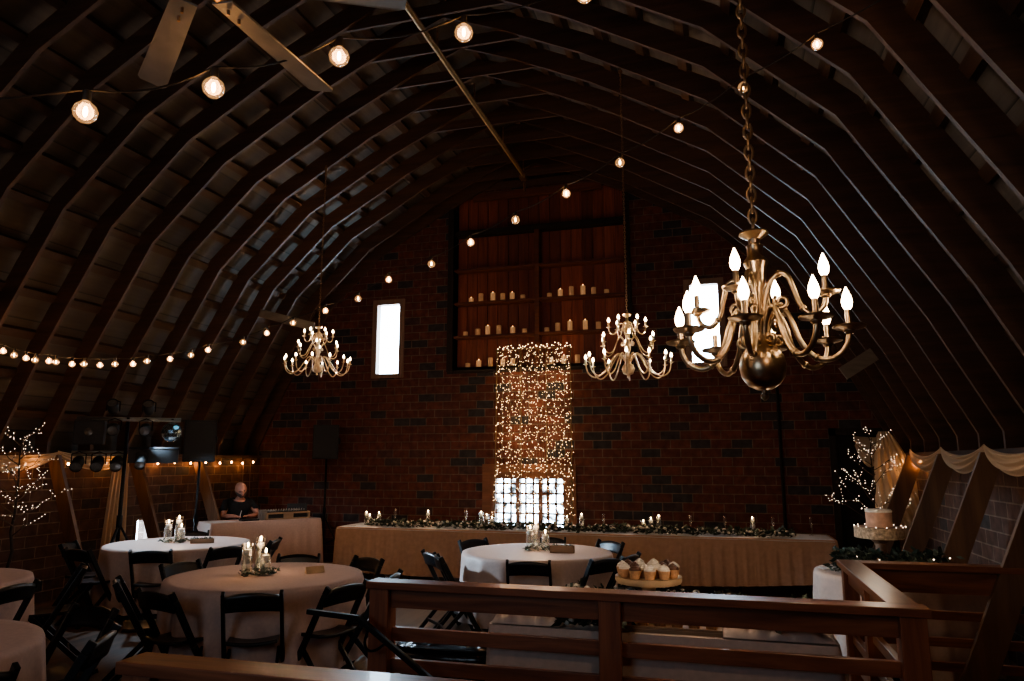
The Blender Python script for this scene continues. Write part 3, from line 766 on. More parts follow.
# ------------------------------------------------------------------ pillar candles on the shelves
def pillar(h):
    o=empty('pillar_candle',(0,0,0)); r=.042
    b=MB(); b.lathe([(r*.96,0),(r,.006),(r,h-.006),(r*.93,h),(r*.6,h-.008),(.001,h-.012)],n=18,cap=False); b.build('wax','wax',o,smooth=True)
    b=MB(); b.tube([(0,0,h-.012),(0,0,h+.006)],.002,5); b.build('wick','cable',o)
    return o
def pillar_lit(h):
    o=empty('pillar_candle',(0,0,0)); r=.042
    b=MB(); b.lathe([(r*.96,0),(r,.006),(r,h-.006),(r*.93,h),(r*.6,h-.02),(.001,h-.024)],n=18,cap=False); b.build('wax','waxlit',o,smooth=True)
    b=MB(); b.ell((0,0,h+.012),(.008,.008,.016),8,5); b.build('flame','softflame',o,smooth='all')
    return o
PC={}
def pc(h,lit,x,y,z,label):
    k=(round(h,2),lit); f=k not in PC
    if f: PC[k]=(pillar_lit if lit else pillar)(k[0])
    place(PC[k],f,(x,y,z),0,label,'pillar candle','pillar candles on the hay door shelves')
ords=['first','second','third','fourth','fifth','sixth']
rows=[('upper left shelf',1.15,[(-4.11,.08,1),(-3.93,.15,0),(-3.71,.15,1),(-3.53,.13,0),(-3.36,.13,1),(-3.17,.08,0)]),
('upper right shelf',1.15,[(-2.70,.08,0),(-2.51,.13,1),(-2.32,.17,0),(-2.12,.17,1),(-1.94,.13,0),(-1.72,.08,0)]),
('middle left shelf',.555,[(-4.21,.08,0),(-3.98,.12,0),(-3.80,.16,1),(-3.60,.16,0),(-3.35,.12,1),(-3.14,.08,0)]),
('middle right shelf',.555,[(-2.75,.08,0),(-2.56,.15,0),(-2.35,.17,1),(-2.09,.17,1),(-1.87,.13,0)]),
('lowest left shelf',0,[(-4.16,.08,0),(-3.96,.12,1),(-3.75,.16,0),(-3.53,.12,1),(-3.35,.13,0)]),
('lowest right shelf',0,[(-2.68,.12,0),(-2.46,.14,1),(-2.23,.15,0)])]
for nm,z,L_ in rows:
    for i,(x,h,lit) in enumerate(L_):
        pc(h,lit,x,WY+.09,hz0+z+.001,f'ivory pillar candle, {ords[i]} from the left on the {nm} of the hay door')

# ------------------------------------------------------------------ curtain of fairy lights in front of the wall
cl=empty('curtain_lights',(-2.935,WY-.10,0),0,'tall curtain of tiny warm lights hanging over the lattice window and hay door','curtain lights')
q=random.Random(11); wires=MB(); bulbs=MB()
for k in range(34):
    u=k/33; xt=-.62+1.24*u+q.uniform(-.01,.01); lean=(-.10 if u<.12 else .03 if u>.9 else 0)
    pts=[];ztop=3.57+q.uniform(-.03,.03)
    for j in range(26):
        t=j/25; z=ztop-(ztop-.80)*t; pts.append((xt+lean*max(0,t-.4)*1.4+q.uniform(-.012,.012)+.01*math.sin(t*20+k),q.uniform(-.02,.02),z))
    wires.tube(pts,.0022,4,cap=False)
    n=36
    for j in range(n):
        t=(j+q.random())/n
        if t>.78 and not(u<.06 or u>.93 or abs(u-.33)<.05 or abs(u-.66)<.05) and q.random()<.55: continue
        i=min(int(t*25),24); p=pts[i]; bulbs.octa((p[0]+q.uniform(-.02,.02),p[1]-.01,p[2]+q.uniform(-.05,.05)),q.uniform(.0036,.0062))
    # top fringe
    bulbs.octa((xt+q.uniform(-.02,.02),0,ztop+q.uniform(.0,.09)),.008)
wires.build('wires','wire',cl); tag(bulbs.build('tiny_bulbs','fairy',cl),kind='stuff')
b=MB(); b.tube([(-.66,0,3.58),(.64,0,3.58)],.008,6)
for x in(-.64,-.22,.21,.62): b.tube([(x,.0,3.58),(x-(.0 if x>-.5 else .03),0,.80)],.010,5)
b.build('support_cord','wire',cl)
for x,z in((-3.3,3.1),(-2.6,3.1),(-3.3,2.2),(-2.6,2.2),(-2.95,2.65),(-2.95,1.75)):
    lamp('fairy_glow','POINT',(x,WY-.28,z),1.3,(1,.60,.30),.15)

# ------------------------------------------------------------------ chandeliers
def curve(pts,k=4):
    P=[Vector(p) for p in pts]; out=[]
    for i in range(len(P)-1):
        p0=P[max(i-1,0)];p1=P[i];p2=P[i+1];p3=P[min(i+2,len(P)-1)]
        for j in range(k):
            t=j/k; out.append(.5*((2*p1)+(-p0+p2)*t+(2*p0-5*p1+4*p2-p3)*t*t+(-p0+3*p1-3*p2+p3)*t**3))
    out.append(P[-1]); return out
def chandelier(loc,ztop,body,tiers,label,m,lk,tilt=(0,0),lamps=None,rz=0,hi=True):
    o=empty('chandelier',loc,rz,label,'chandelier'); o.rotation_euler=(tilt[0],tilt[1],rz); cm=m if hi else 'iron'
    n=24 if hi else 12
    b=MB(); b.lathe(body,n=n); b.build('body',m,o,smooth=True)
    # chain
    b=MB(); z=.0; k=0; Lk=lk; top=ztop-loc[2]
    while z<top:
        pts=[]; 
        for i in range(12 if hi else 8):
            a=2*PI*i/(12 if hi else 8); u=.30*Lk*math.sin(a); w=.62*Lk*math.cos(a)
            pts.append((u if k%2 else 0,0 if k%2 else u,z+Lk*.5+w))
        b.tube(pts,Lk*.11,6 if hi else 4,closed=True); z+=Lk*.86; k+=1
    ch=b.build('chain',cm,o,smooth='all'); ch.rotation_euler=(-tilt[0],-tilt[1],0)
    c=MB(); c.lathe([(.001,top-.0),(.02,top-.01),(.022,top-.03),(.01,top-.05),(.006,top-.08)],n=16); q_=c.build('ceiling_hook','iron',o,smooth=True); q_.rotation_euler=ch.rotation_euler
    for (na,a0,prof,tr,cup,sl,bl,scroll) in tiers:
        arm=None
        for i in range(na):
            a=a0+2*PI*i/na
            if arm is None:
                b=MB(); pts=curve([(r_,0,z_) for r_,z_ in prof],5); b.tube(pts,tr,10 if hi else 6)
                if hi:
                    for idx in (.28,.31,.62): 
                        p=pts[int(idx*len(pts))]; p2=pts[int(idx*len(pts))+1]; b.tube([p,p2],tr*1.35,10)
                if scroll:
                    sx,sz,sr=scroll; b.tube([(sx+sr*(1-.045*t)*math.cos(t*.55+2.2),0,sz+sr*(1-.045*t)*math.sin(t*.55+2.2)) for t in range(0,18)],tr*.75,8 if hi else 5)
                arm=b.build('arm',m,o,smooth='all'); r_,z_=prof[-1]; s=cup
                b=MB(); b.lathe([(tr*1.1,z_-s*.35),(tr*1.9,z_-s*.22),(s*.35,z_-s*.12),(s*.95,z_+s*.05),(s,z_+s*.16),(s*.9,z_+s*.16),(s*.35,z_+s*.02),(s*.33,z_+s*.35),(s*.28,z_+s*.36)],(r_,0,0),n=n); b.build('candle_cup',m,arm,smooth=True)
                b=MB(); z0=z_+s*.30; b.lathe([(sl[0],z0),(sl[0],z0+sl[1]),(sl[0]*.7,z0+sl[1]+.002)],(r_,0,0),n=12 if hi else 8); b.build('candle_sleeve',m,arm,smooth=True)
                z1=z0+sl[1]; b=MB(); b.lathe([(bl[0]*.45,z1),(bl[0]*.85,z1+bl[1]*.16),(bl[0],z1+bl[1]*.36),(bl[0]*.82,z1+bl[1]*.58),(bl[0]*.42,z1+bl[1]*.82),(bl[0]*.1,z1+bl[1])],(r_,0,0),n=14 if hi else 8); b.build('bulb','bulb',arm,smooth='all')
                cur=arm; arm.rotation_euler=(0,0,a)
            else:
                cur=copy_tree(arm,o); cur.rotation_euler=(0,0,a)
            if lamps:
                pw,every=lamps
                if i%every==0:
                    r_,z_=prof[-1]; lamp('bulb_light','POINT',((r_)*math.cos(a),(r_)*math.sin(a),z_+cup*.3+sl[1]+bl[1]*.4),pw,(1,.66,.40),bl[0]*1.1,parent=o)
    return o
bodyB=[(.001,.005),(.02,.004),(.066,.0),(.068,-.008),(.050,-.020),(.028,-.034),(.026,-.055),(.040,-.066),(.036,-.075),(.036,-.115),(.046,-.130),(.056,-.145),(.055,-.155),(.046,-.175),(.042,-.23),(.036,-.26),(.026,-.28),(.022,-.36),(.030,-.40),(.030,-.48),(.045,-.52),(.050,-.54),(.075,-.56),(.096,-.60),(.102,-.645),(.094,-.69),(.070,-.725),(.035,-.745),(.012,-.750),(.010,-.762),(.018,-.772),(.016,-.785),(.005,-.795),(.001,-.797)]
upB=[(0.018, -0.44), (0.03, -0.335), (0.058, -0.254), (0.1, -0.218), (0.138, -0.233), (0.162, -0.303), (0.185, -0.378), (0.222, -0.423), (0.262, -0.418), (0.288, -0.388), (0.295, -0.343)]
loB=[(0.022, -0.56), (0.04, -0.456), (0.072, -0.396), (0.108, -0.387), (0.138, -0.442), (0.168, -0.537), (0.215, -0.607), (0.272, -0.632), (0.33, -0.607), (0.362, -0.557), (0.37, -0.502)]
big=chandelier((.192,3.46,2.785),roofz(.19)-.02,bodyB,[(4,R(-110),upB,.0115,.062,(.0125,.062),(.0235,.104),(.104,-.352,.038)),(8,R(-102),loB,.0125,.070,(.0125,.062),(.0235,.104),(.078,-.525,.034))],'large antique brass chandelier with S shaped arms, nearest the camera at upper right','brass',.062,tilt=(R(-2.5),R(-.5)),lamps=(2.0,1))
bodyF=[(.001,.004),(.05,.0),(.04,-.015),(.015,-.025),(.014,-.06),(.028,-.08),(.018,-.11),(.022,-.16),(.038,-.19),(.02,-.22),(.018,-.30),(.036,-.33),(.03,-.37),(.02,-.40),(.035,-.46),(.03,-.50),(.05,-.52),(.066,-.56),(.05,-.605),(.012,-.62),(.016,-.64),(.001,-.655)]
t1=[(.015,-.20),(.03,-.12),(.06,-.09),(.09,-.13),(.12,-.19),(.155,-.20),(.18,-.17),(.185,-.13)]
t2=[(.018,-.36),(.05,-.26),(.09,-.23),(.13,-.30),(.17,-.38),(.225,-.41),(.27,-.37),(.28,-.30)]
t3=[(.03,-.48),(.07,-.42),(.12,-.41),(.18,-.49),(.25,-.59),(.33,-.635),(.40,-.59),(.425,-.50)]
T3=lambda:[(6,R(10),t1,.006,.028,(.010,.045),(.014,.048),(.05,-.15,.02)),(6,R(40),t2,.006,.028,(.010,.045),(.014,.048),(.06,-.30,.022)),(12,R(5),t3,.007,.028,(.010,.045),(.014,.048),None)]
chandelier((-.86,7.20,3.19),roofz(-.86)-.02,bodyF,T3(),'three tier brass chandelier in the middle, left of the large one','polished',.03,lamps=(18,3),hi=False)
chandelier((-5.12,8.42,3.50),roofz(-5.12)-.02,bodyF,T3(),'three tier brass chandelier on the left, left of the tall window','polished',.035,lamps=(18,3),rz=.3,hi=False)

# ------------------------------------------------------------------ ceiling fan
fan=empty('ceiling_fan',(-1.72,1.90,3.40),0,'pale bladed ceiling fan cut by the top left edge of the picture','ceiling fan')
b=MB(); b.lathe([(.001,.0),(.06,.005),(.085,.02),(.10,.07),(.11,.14),(.09,.20),(.04,.24)],n=24); b.build('motor','fan',fan,smooth=True)
b=MB(); b.tube([(0,0,.07),(0,0,roofz(-1.8)-3.40+.25)],.014,8); b.build('downrod','fan',fan,smooth=True)
bl=None; FA=[(88,1.22),(27,1.10),(141,1.29),(213,1.2),(320,1.2)]
for k in range(5):
    if bl is None:
        b=MB(); b.add([(.12,-.045,.0),(.12,.045,.012),(.655,.062,.014),(.675,.050,.014),(.68,-.045,-.004),(.665,-.058,-.006)],[(0,1,2,3,4,5)]); bl=b.build('blade','fan',fan,solid=.008)
        c=MB(); c.bx(.08,.22,-.022,.022,.012,.022)
        for dx in(.15,.20): c.tube([(dx,0,-.02),(dx,0,.0)],.006,6)
        c.build('blade_bracket','iron',bl)
        cur=bl
    else: cur=copy_tree(bl,fan)
    cur.rotation_euler=(0,0,R(FA[k][0])); cur.scale=(FA[k][1],1,1)

# ------------------------------------------------------------------ festoon strings with globe bulbs
def festoon(pts,d,label,ext0,ext1,sag=.05):
    o=empty('string_lights',pts[0],0,label,'string lights'); o0=Vector(pts[0])
    P=[Vector(ext0)]+[Vector(p)+Vector((0,0,d*1.0)) for p in pts]+[Vector(ext1)]
    line=[]
    for a,c in zip(P,P[1:]):
        for j in range(6):
            t=j/6; p=a.lerp(c,t); p.z-=sag*4*t*(1-t)*min(1,(c-a).length/.5); line.append(p-o0)
    line.append(P[-1]-o0); b=MB(); b.tube(line,.0045,5); b.build('cable','cable',o)
    r=d/2
    proto=None
    for p in pts:
        c=Vector(p)-o0
        if proto is None:
            b=MB(); b.lathe([(r*.28,r*1.0),(r*.45,r*.82),(r*.85,r*.45),(r,.0),(r*.88,-r*.5),(r*.5,-r*.88),(.001,-r)],n=16,cap=False); g=b.build('bulb','amber',o,smooth='all')
            b=MB(); b.lathe([(r*.32,r*.9),(r*.36,r*1.2),(r*.34,r*1.9),(r*.15,r*2.0)],n=10); b.build('socket','cable',g,smooth=True)
            b=MB(); b.ell((0,0,0),(r*.20,r*.20,r*.52),8,6); b.build('filament','filament',g,smooth='all')
            g.location=c; proto=g
        else:
            g=copy_tree(proto,o); g.location=c
    return o
A=[(-2.28,2.02,3.04),(-1.93,2.29,3.23),(-1.53,2.58,3.47),(-1.08,2.93,3.72),(-.57,3.33,4.09)]
festoon(A,.090,'string of large globe bulbs rising across the top left below the fan blades',(-3.5,1.2,2.85),(.9,4.5,5.0))
for p in A: lamp('festoon_glow','POINT',(p[0],p[1],p[2]),1.2,(1,.58,.28),.04)
B=[(0.66,4.3,4.18),(0.24,4.51,4.08),(-0.18,4.73,3.96),(-0.61,4.94,3.85),(-1.05,5.15,3.74),(-1.51,5.35,3.64),(-1.96,5.55,3.55),(-2.44,5.85,3.48),(-2.99,6.12,3.44),(-3.47,6.42,3.35),(-3.95,6.61,3.29),(-4.45,6.79,3.22)]
pxs=[(267,333,7.95),(243,342,8.0),(208,350,8.05),(191,355,8.05),(170,359,8.0),(147,361,7.95),(133,364,7.9),(115,364,7.85),(100,365,7.8),(84,364,7.75),(72,364,7.7),(56,362,7.6),(49,361,7.55),(35,360,7.5),(26,358,7.45),(14,355,7.4),(3,351,7.3),(-14,345,7.2),(-30,338,7.1)]
def ray(x,y,d):
    a=(x-512)/720; c=-(y-340.5)/720; v=fw+rt*a+up*c; return (v.x*d,v.y*d,E+v.z*d)
B+= [tuple(round(k,3) for k in ray(*p)) for p in pxs]
festoon(B,.070,'long string of small globe bulbs swooping from the upper right to the left rafters',(1.3,4.0,4.42),(-7.35,4.9,3.05),sag=.03)
for i,p in enumerate(B):
    if i%2==0: lamp('festoon_glow','POINT',p,.9,(1,.60,.32),.035)
# ------------------------------------------------------------------ small warm lights along the low walls
def walllights(x,ys,z,label,off):
    o=empty('string_lights',(x,ys[0],z),0,label,'string lights'); b=MB()
    pts=[]
    for i in range(len(ys)*4):
        t=i/(len(ys)*4-1); y=ys[0]+(ys[-1]-ys[0])*t; pts.append((0,y-ys[0],.02+.012*math.sin(i*1.7)))
    b.tube(pts,.004,5); b.build('cable','cable',o); pr_=None
    for y in ys:
        if pr_ is None:
            b=MB(); b.ell((0,0,0),(.014,.014,.02),8,6); pr_=b.build('bulb','glow',o,smooth='all'); c=pr_
        else: c=copy_tree(pr_,o)
        c.location=(0,y-ys[0],.01*math.sin(y*9))
    for y in ys[::2]: lamp('wall_glow','POINT',(x+off*.03,y,z-.03),.6,(1,.45,.16),.03)
walllights(XL+.07,[5.6,6.2,6.85,7.45,8.05,8.6,9.0,9.35,9.7,10.05,10.4,10.7,11.0,11.3],1.70,'row of small warm bulbs along the top of the left brick wall',1)
walllights(XR-.07,[9.75,10.0,10.3,10.6],1.72,'row of small warm bulbs behind the swags on the right brick wall',-1)
# thin cords hanging in the far left corner
b=MB(); b.tube([(XL+.05,11.05,1.74),(XL+.06,11.06,.9)],.006,5); tag(b.build('cord','frame'),'thin pale cord hanging in the far left corner, left of its twin','cord')
b=MB(); b.tube([(XL+.05,11.25,1.74),(XL+.06,11.26,.8)],.006,5); tag(b.build('cord','frame'),'thin pale cord hanging in the far left corner, right of its twin','cord')
# star lights hanging at the right edge
for (x,y,z,l) in [(2.33,6.45,1.66,'topmost small star light near the right edge'),(2.33,6.25,1.60,'second small star light, rightmost, near the right edge'),(2.33,6.30,1.33,'middle small star light near the right edge'),(2.33,6.27,1.13,'fourth small star light near the right edge'),(2.33,6.15,1.03,'fifth small star light, rightmost low one, near the right edge'),(2.33,6.30,.86,'lowest small star light near the right edge')]:
    b=MB(); vs=[]
    for k in range(10):
        r_=.026 if k%2==0 else .010; a=PI/2+k*PI/5; vs.append((r_*math.cos(a),0,r_*math.sin(a)))
    vs+= [(0,-.008,0),(0,.008,0)]
    b.add(vs,[(k,(k+1)%10,10) for k in range(10)]+[((k+1)%10,k,11) for k in range(10)])
    b.tube([(0,0,.02),(0,0,1.80-z)],.0015,4)
    o=b.build('star_light','fairywhite'); o.location=(x,y,z); tag(o,l,'star light','star lights at the right edge')

# ------------------------------------------------------------------ swags and drapes
def swag(a,c,s0,s1,label,m='drape',folds=3,out=.05,w0=.03,nx=-1):
    A=Vector(a);C=Vector(c); b=MB()
    def fn(u,v):
        p=A.lerp(C,u); k=4*u*(1-u); k=k**.8
        z=-(s0+(s1-s0)*v)*k-w0*v*1.5
        o_=out*(.35+math.sin(v*PI)*k)+.016*math.sin(v*folds*2*PI)*(.4+k)
        return (p.x+nx*o_,p.y,p.z+z)
    b.grid(fn,28,30)
    return tag(b.build('fabric_swag',m,smooth='all'),label,'fabric swag')
for y0,y1,l in((9.8,8.5,'first fabric swag on the right wall, between the two farthest braces'),(8.5,7.2,'second fabric swag on the right wall'),(7.2,5.9,'fabric swag on the right wall at the right edge of the picture')):
    swag((XR-.14,y0,1.87),(XR-.14,y1,1.87),.09,.22,l)
for y0,y1,l in((5.9,7.2,'fabric swag along the left wall behind the lit twig tree'),(7.2,8.5,'fabric swag along the left wall below the light bars')):
    swag((XL+.14,y0,1.86),(XL+.14,y1,1.84),.06,.20,l,nx=1)
def fall(top,bot,wt,wb,label,folds=5,depth=.04,axis=(1,0),m='drape',curve_=0):
    T=Vector(top);Bv=Vector(bot);ax=Vector((axis[0],axis[1],0)).normalized(); nn=Vector((-ax.y,ax.x,0)); b=MB()
    def fn(u,v):
        p=T.lerp(Bv,v); w=wt+(wb-wt)*v**.7; x=(u-.5)*w
        return tuple(p+ax*(x+curve_*math.sin(v*PI))+nn*(depth*(.3+v)*math.sin(u*folds*2*PI+2*math.sin(v*3))))
    b.grid(fn,50,24); return tag(b.build('hanging_drape',m,smooth='all'),label,'drape')
fall((XL+.30,8.08,1.82),(XL+.34,8.02,.06),.16,.34,'narrow pale drape hanging from the left wall beside the low bright opening',axis=(.5,.85),m='drape')
fall((2.10,10.75,2.12),(2.20,10.0,.80),.12,.80,'sheer drape falling in a widening fan right of the lit twig tree',folds=5,axis=(1,-.1))
# looped part of the drape
b=MB()
def fn(u,v):
    x=1.86+.36*u; k=4*u*(1-u)
    z=2.08-.36*v*(.25+.85*k)+.03*math.sin(v*12)-.02*u; return (x,11.49+.04*math.sin(v*14+u*3),z-.02*v)
b.grid(fn,24,20); tag(b.build('fabric_swag','drape',smooth='all'),'looped sheer swag over the black door behind the twig tree','fabric swag')

# ------------------------------------------------------------------ twig trees with lights
def tree(x,y,h,seed,label,trunk='bark',spread=.45,z0=.9,nb=17,rot=0,tip=80,lm='fairywhite'):
    q=random.Random(seed); o=empty('twig_tree',(x,y,0),0,label,'lit tree')
    b=MB(); b.lathe([(.13,0),(.13,.02),(.02,.04)],n=16); b.build('base','bark',o,smooth=True)
    b=MB(); P=[Vector((.015*math.sin(t*2),.015*math.cos(t*3),h*t/10)) for t in range(11)]; b.tube(P,[.022-.0016*t for t in range(11)],7); b.build('trunk',trunk,o,smooth='all')
    br=MB(); bl=MB(); tips=[]
    def twig(p,d,L,r,lev):
        pts=[p]; n=5
        for i in range(n):
            d=(d+Vector((q.gauss(0,.10),q.gauss(0,.10),q.uniform(-.03,.10)))).normalized(); pts.append(pts[-1]+d*L/n)
        br.tube(pts,[r*(1-.7*i/n) for i in range(n+1)],4,cap=False)
        for i in range(1,n+1):
            if lev>=1 or i>=3:
                if q.random()<(.5 if lev else .3): tips.append(pts[i])
        if lev<2:
            for k in range(3 if lev==0 else 2):
                i=q.randint(2,n); dd=(d+Vector((q.gauss(0,.6),q.gauss(0,.6),q.gauss(.1,.4)))).normalized(); twig(pts[i],dd,L*.5,r*.6,lev+1)
    for k in range(nb):
        z=z0+(h-z0)*(k/(nb-1))**1.1*.97; a=k*2.4+rot; s_=spread*(1-.62*(z-z0)/(h-z0)); el=.45+.25*q.random()
        twig(Vector((0,0,z)),Vector((math.cos(a),math.sin(a),el)).normalized(),s_,.007,0)
    br.build('branches','twig',o)
    kept=[]
    for p in tips:
        if all((p-k).length>.03 for k in kept): kept.append(p); bl.octa(p,q.uniform(.004,.0062))
    tag(bl.build('tiny_bulbs',lm,o),kind='stuff')
    lamp('tree_glow','POINT',(x,y,z0+.5),.25,(1,.72,.5),.2)
tree(-7.18,6.02,1.98,3,'slim dark twig tree dotted with tiny white lights at the left edge',spread=.42,z0=.95)
tree(1.86,10.35,2.02,5,'twig tree dotted with tiny white lights beside the black door, right of the head table',spread=.46,z0=.86,nb=20)

# ------------------------------------------------------------------ loudspeakers
def speaker(x,y,z,rz,ls,lst,w=.44,d=.34,h=.60):
    o=empty('loudspeaker',(x,y,z),rz,ls,'loudspeaker')
    b=MB(); b.add([(-w/2,-d/2,0),(w/2,-d/2,0),(w*.36,d/2,0),(-w*.36,d/2,0),(-w/2,-d/2,h),(w/2,-d/2,h),(w*.36,d/2,h),(-w*.36,d/2,h)],[(3,2,1,0),(4,5,6,7),(0,1,5,4),(1,2,6,5),(2,3,7,6),(3,0,4,7)]); b.build('cabinet','blackmatte',o,bevel=.012)
    b=MB(); b.bx(-w*.44,w*.44,-d/2-.012,-d/2,.03,h-.03); b.build('grille','grille',o,bevel=.01)
    b=MB(); b.bx(-w/2-.005,-w/2+.01,-.05,.05,h*.45,h*.62); b.bx(w/2-.03,w/2+.0,-.05,.05,h*.45,h*.62); b.build('handle','blackmetal',o)
    s=empty('speaker_stand',(x,y,0),rz,lst,'speaker stand')
    b=MB(); b.tube([(0,0,.30),(0,0,z)],.018,10); b.build('pole','blackmetal',s,smooth='all')
    b=MB(); b.tube([(0,0,.85),(0,0,.95)],.03,10); b.build('collar','blackmetal',s,smooth='all')
    for k in range(3):
        a=k*2*PI/3+.5; b=MB(); b.tube([(0,0,.80),(.42*math.cos(a),.42*math.sin(a),.01)],.012,8); b.tube([(.21*math.cos(a),.21*math.sin(a),.41),(0,0,.34)],.008,6); b.build('leg','blackmetal',s,smooth='all')
speaker(-7.36,9.02,1.715,R(34),'black loudspeaker on a tall stand against the left rafters','black tripod stand carrying the left loudspeaker')
speaker(-6.55,11.2,1.76,R(22),'black loudspeaker on a tall stand before the back brick wall','black tripod stand carrying the right loudspeaker behind the mixing table',h=.58)
# ------------------------------------------------------------------ light bar stand
ty=R(36); tx0,ty0=-7.32,7.58
ts=empty('light_stand',(tx0,ty0,0),ty,'black tripod stand with two crossbars full of stage lights, left side','light stand')
b=MB(); b.tube([(0,0,.25),(0,0,2.28)],.022,10); b.tube([(0,0,.9),(0,0,1.05)],.034,10); b.build('pole','blackmetal',ts,smooth='all')
for k in range(3):
    a=k*2*PI/3+.2; b=MB(); b.tube([(0,0,.95),(.50*math.cos(a),.50*math.sin(a),.01)],.014,8); b.tube([(.25*math.cos(a),.25*math.sin(a),.48),(0,0,.35)],.009,6); b.build('leg','blackmetal',ts,smooth='all')
b=MB(); b.tube([(-.58,0,2.27),(.62,0,2.27)],.014,8); b.tube([(-.58,-.05,2.24),(.62,-.05,2.24)],.014,8); b.build('crossbar','silver',ts,smooth='all')
b=MB(); b.tube([(-.60,0,1.84),(-.0,0,1.84)],.014,8); b.tube([(-.60,0,1.80),(-.0,0,1.80)],.014,8); b.build('crossbar','silver',ts,smooth='all')
b=MB(); b.tube([(.04,0,1.89),(.62,0,1.89)],.012,8); b.bx(.04,.62,-.06,.06,1.70,1.87); b.build('light_bar','blackmatte',ts)
def par(x,z,tilt,name,label,r=.075,L=.15,kind='stage light'):
    c,s_=math.cos(ty),math.sin(ty)
    o=empty(name,(tx0+x*c+.08*s_,ty0+x*s_-.08*c,z),ty,label,kind,'stage lights on the bar stand'); 
    rt_=Matrix.Rotation(tilt,3,'X')
    b=MB(); b.lathe([(r*.5,.08),(r*.8,.06),(r,0),(r,-L),(r*.93,-L),(r*.93,-L+.02)],n=18,cap=False); 
    b.v=[tuple(rt_@Vector(p)) for p in b.v]; b.build('housing','blackmatte',o,smooth='all')
    b=MB(); b.lathe([(r*.9,-L+.02),(.001,-L+.01)],n=16,cap=False); b.v=[tuple(rt_@Vector(p)) for p in b.v]; b.build('lens','lens',o,smooth='all')
    b=MB(); b.tube([(-r*1.15,0,-.03),(-r*1.15,0,.09),(0,0,.12),(r*1.15,0,.09),(r*1.15,0,-.03)],.008,6); b.build('yoke','blackmetal',o)
for x,l in((-.50,'leftmost can light under the lower bar'),(-.28,'middle can light under the lower left bar'),(-.07,'can light under the lower bar just left of the pole')): par(x,1.72,R(-62),'stage_light',l,.068)
par(.20,1.74,R(-60),'stage_light','can light just right of the pole under the light bar',.06)
for x,l in((-.17,'can light on the upper bar, left of the pole, pointing up'),(.24,'can light on the upper bar, right of the pole, pointing up')): par(x,2.38,R(-125),'stage_light',l,.065,.13)
for x,l in((-.14,'can light hanging under the upper bar, left of the pole'),(.22,'can light hanging under the upper bar, right of the pole')): par(x,2.14,R(-70),'stage_light',l,.065,.13)
c,s_=math.cos(ty),math.sin(ty)
o=empty('effect_light',(tx0-.42*c,ty0-.42*s_,1.93),ty,'square black effect light panel hanging left on the upper bar','stage light')
b=MB(); b.bx(-.17,.17,-.08,.08,0,.30); b.build('housing','blackmatte',o,bevel=.01)
b=MB(); b.lathe([(.05,0),(.045,-.01),(.001,-.02)],n=16,cap=False); b.v=[(p[0],-.08+p[2],.16+p[1]) for p in b.v]; b.build('lens','lens',o,smooth='all')
o=empty('effect_light',(tx0+.52*c,ty0+.52*s_,2.10),ty,'round faceted effect light with a teal glint at the right end of the upper bar','stage light')
b=MB(); b.ell((0,0,0),(.13,.13,.13),14,9); b.build('faceted_dome','mirror',o)
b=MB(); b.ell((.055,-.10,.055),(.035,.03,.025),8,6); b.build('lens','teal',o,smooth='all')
b=MB(); b.tube([(0,0,.12),(0,0,.17)],.02,8); b.build('bracket','blackmetal',o)

# ------------------------------------------------------------------ mixing table, gear, man
FL=Vector((-7.21,9.18,0)); FR=Vector((-6.25,10.63,0)); d=(FR-FL).normalized(); nv=Vector((-d.y,d.x,0)); ang=math.atan2(d.y,d.x); Lt=(FR-FL).length; Wt=.62
ctr=(FL+FR)/2+nv*Wt/2
t=empty('folding_table',ctr,ang,'rectangular folding table under the cloth in the far left corner','table')
b=MB(); b.bx(-Lt/2+.02,Lt/2-.02,-Wt/2+.02,Wt/2-.02,.77,.81); b.build('tabletop','lightwood',t)
for sx in(-1,1):
    for sy in(-1,1):
        b=MB(); b.tube([(sx*(Lt/2-.12),sy*(Wt/2-.08),.78),(sx*(Lt/2-.12),sy*(Wt/2-.08),0)],.014,6); b.build('leg','blackmetal',t,smooth='all')
cb=rect_cloth(Lt,Wt,.82,.74,amp=.03,fw=.33,seed=9,flare=.05); o=cb.build('tablecloth','cloth_rose',smooth='all'); o.location=ctr; o.rotation_euler=(0,0,ang)
tag(o,'rose beige floor length cloth over the table of the seated man','tablecloth')
def onT(x,y,z=.822): return ctr+d*x+nv*y+Vector((0,0,z))
# white sheet
b=MB(); b.box((0,0,0),(.34,.40,.004)); o=b.build('paper_sheet','paper'); o.location=onT(-.66,-.06,.824); o.rotation_euler=(0,0,ang+.15); tag(o,'large white sheet at the left end of the table of the seated man','paper')
# controller in pale wooden case
o=empty('mixing_console',onT(.36,-.02),ang,'mixing console in a pale wood case on the corner table','mixer')
b=MB(); b.bx(-.36,.36,-.16,.16,0,.02); b.bx(-.36,-.33,-.16,.16,.02,.11); b.bx(.33,.36,-.16,.16,.02,.11); b.bx(-.08,.08,-.16,-.14,.02,.09); b.bx(-.36,.36,-.162,-.14,.085,.11); b.build('case','lightwood',o)
b=MB(); b.bx(-.32,.32,-.135,.15,.02,.125); b.build('deck_panel','blackmatte',o)
b=MB()
for i in range(14):
    for j in range(3): b.tube([(-.28+.043*i,-.10+.09*j,.125),(-.28+.043*i,-.10+.09*j,.150)],.008,6)
tag(b.build('knobs','knob',o),kind='stuff')
for sx in(-1,1):
    b=MB(); b.lathe([(.07,.125),(.07,.137),(.001,.137)],(sx*.2,.04,0),n=20,cap=False); b.build('jog_wheel','knob',o,smooth=True)
o=empty('laptop',onT(.62,.13),ang-.5,'open dark laptop at the right end of the corner table','laptop')
